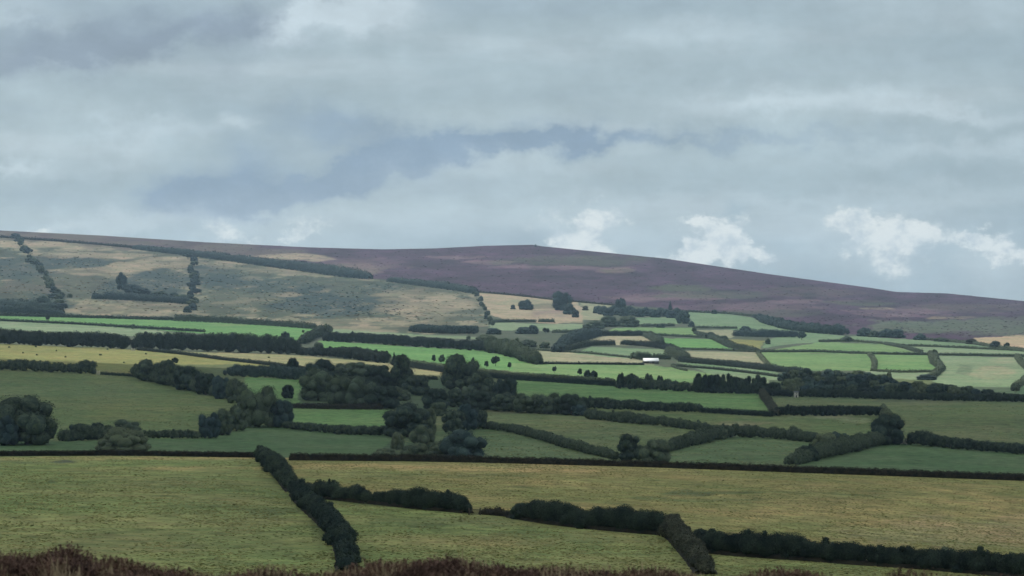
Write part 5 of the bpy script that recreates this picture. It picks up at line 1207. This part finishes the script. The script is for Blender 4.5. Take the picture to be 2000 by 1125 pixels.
def at_heath(u, y=14.5): return (u - 1000) / F * y, y
rng = np.random.RandomState(21)
mass = {0: [], 1: [], 2: []}
for i in range(620):
    y = rng.uniform(11.5, 16.2); x = rng.uniform(-1.15, 1.15) * y * 1000 / F * 1.15
    u = 1000 + F * x / y
    k = 0 if rng.rand() < .62 else 1
    grassy = (350 < u < 420) or (1320 < u < 1500) or (180 < u < 240)
    if grassy and rng.rand() < .7:
        mass[2].append(blades(x, y, .2, rng.uniform(.06, .12), 60, rng)); continue
    if rng.rand() < .22: mass[2].append(blades(x, y, .18, rng.uniform(.08, .15), 40, rng))
    mass[k].append(sprigs(x, y, rng.uniform(.12, .25), rng.uniform(.05, .15) * float(.55 + .9 * vnoise(np.array(u / 46.), np.array(3.3))), 70, rng))
for k, nm in ((0, 'heather'), (1, 'heather'), (2, 'moor_grass')):
    V, Q = join(mass[k])
    tag(link(nm, mesh_np(nm, V, quads=Q, mat=HM[k])), "rusty brown heather growing along the bottom edge" if k == 0 else ("dark woody heather growing along the bottom edge" if k == 1 else "dry straw grass growing between the heather"), 'heather' if k < 2 else 'grass', kind='stuff')
for u, r, h, lab in [(44, .07, .17, "dark knobbly heather clump at the bottom left corner"), (158, .07, .17, "dark heather clump just right of the pale grass tuft"), (262, .16, .13, "wide black heather clump at the bottom left"),
                     (808, .12, .15, "left part of the raised heather clump below the near centre field"), (855, .12, .17, "middle of the raised heather clump below the near centre field"), (884, .06, .18, "upright right tip of the raised heather clump"),
                     (480, .15, .13, "rusty heather hump under the twisting hedge"), (700, .12, .13, "dark heather hump right of the twisting hedge's foot"), (1168, .06, .17, "small dark heather tuft below the long thick hedge"),
                     (1540, .12, .15, "reddish heather hump near the bottom right"), (1582, .05, .17, "knobbly tip of heather right of the reddish hump"), (1250, .12, .13, "rusty heather hump right of the small dark tuft")]:
    x, y = at_heath(u)
    V, Q = sprigs(x, y, r, h, int(260 * max(r, .08) / .1), rng, lean=.35)
    V = V - np.array([x, y, 0])
    o = link('heather_clump', mesh_np('heather_clump', V, quads=Q, mat=HM[0 if 'rust' in lab or 'red' in lab else 1]), loc=(x, y, 0))
    tag(o, lab, 'heather')
for u, h, n, lab in [(112, .26, 26, "pale tuft of tall grass among the heather at bottom left"), (142, .20, 22, "shorter curved grass tuft beside the tall pale one"), (1790, .17, 22, "wispy pale grass tuft at the bottom right"), (200, .13, 16, "thin grass tuft right of the heather clump at bottom left"), (1812, .14, 14, "smaller wispy grass tuft at the bottom right")]:
    x, y = at_heath(u, 14.0)
    V, Q = blades(x, y, .05, h, n, rng, .0035, .35)
    V = V - np.array([x, y, 0])
    tag(link('grass_tuft', mesh_np('grass_tuft', V, quads=Q, mat=HM[2]), loc=(x, y, 0)), lab, 'grass')

# ------------------------------------------------------------------ the cloud whose shade lies over the near half of the valley
def cloud():
    rng = np.random.RandomState(4)
    zc = 900.0
    off = -SUN_DIR[:2] / SUN_DIR[2] * zc
    nx, ny = 90, 60
    a = np.linspace(0, 2 * math.pi, 72, endpoint=False)
    # outline of the shade on the ground -> outline of the cloud above it
    rings = []
    ts = [0.02, .25, .5, .75, .9, 1.0]
    V, Q = [], []
    cx, cy, rx, ry = 0.0, -900.0, 5200.0, 3150.0
    def edge(t):
        x = cx + rx * math.copysign(abs(math.cos(t)) ** .45, math.cos(t)); y = cy + ry * math.copysign(abs(math.sin(t)) ** .45, math.sin(t))
        w = 170 * (fbm(np.array(math.cos(t) * 7 + 9.), np.array(math.sin(t) * 7 + 3.), 4) - .5)
        return x + w, y + w
    E = [edge(t) for t in a]; n = len(a)
    prof = [(k, -40 - 90 * math.sin(k * math.pi)) for k in ts] + [(k, 60 + 260 * (1 - k)) for k in reversed(ts)]
    for (k, dz_) in prof:
        for (x, y) in E:
            X = cx + (x - cx) * k - off[0]; Y = cy + (y - cy) * k - off[1]
            lump = (float(fbm(np.array(X / 300. + 40), np.array(Y / 300. + 40), 3)) - .5)
            V.append((X, Y, zc + dz_ * (.6 + .8 * abs(lump)) + lump * 110 * (1 if dz_ > 0 else .5)))
    for j in range(len(prof) - 1):
        for i in range(n): Q.append([j * n + i, j * n + (i + 1) % n, (j + 1) * n + (i + 1) % n, (j + 1) * n + i])
    m = bpy.data.materials.new("cloud_vapour"); m.use_nodes = True
    nn, ll = m.node_tree.nodes, m.node_tree.links; nn.clear()
    d = nn.new('ShaderNodeBsdfDiffuse'); t = nn.new('ShaderNodeBsdfTranslucent'); mm = nn.new('ShaderNodeMixShader'); o = nn.new('ShaderNodeOutputMaterial')
    d.inputs[0].default_value = (.95, .96, .97, 1); t.inputs[0].default_value = (.95, .96, .97, 1); mm.inputs[0].default_value = .72
    ll.new(d.outputs[0], mm.inputs[1]); ll.new(t.outputs[0], mm.inputs[2]); ll.new(mm.outputs[0], o.inputs[0])
    tag(link('cloud', mesh_np('cloud', V, quads=Q, mat=m, smooth=True)), kind='structure')
cloud()

# ------------------------------------------------------------------ haze
def haze():
    V, Q = box(-9500, 9500, -60, 14500, -220, 420)
    V[:, 2] = np.where(V[:, 2] < 0, -700, 480)
    m = bpy.data.materials.new("haze_air"); m.use_nodes = True
    nn, ll = m.node_tree.nodes, m.node_tree.links; nn.clear()
    o = nn.new('ShaderNodeOutputMaterial'); v = nn.new('ShaderNodeVolumePrincipled')
    v.inputs['Color'].default_value = (0.56, 0.76, 1.0, 1); v.inputs['Density'].default_value = 2.7e-5; v.inputs['Anisotropy'].default_value = 0.2
    ll.new(v.outputs[0], o.inputs['Volume'])
    tag(link('haze', mesh_np('haze', V, quads=Q, mat=m)), kind='stuff')
haze()
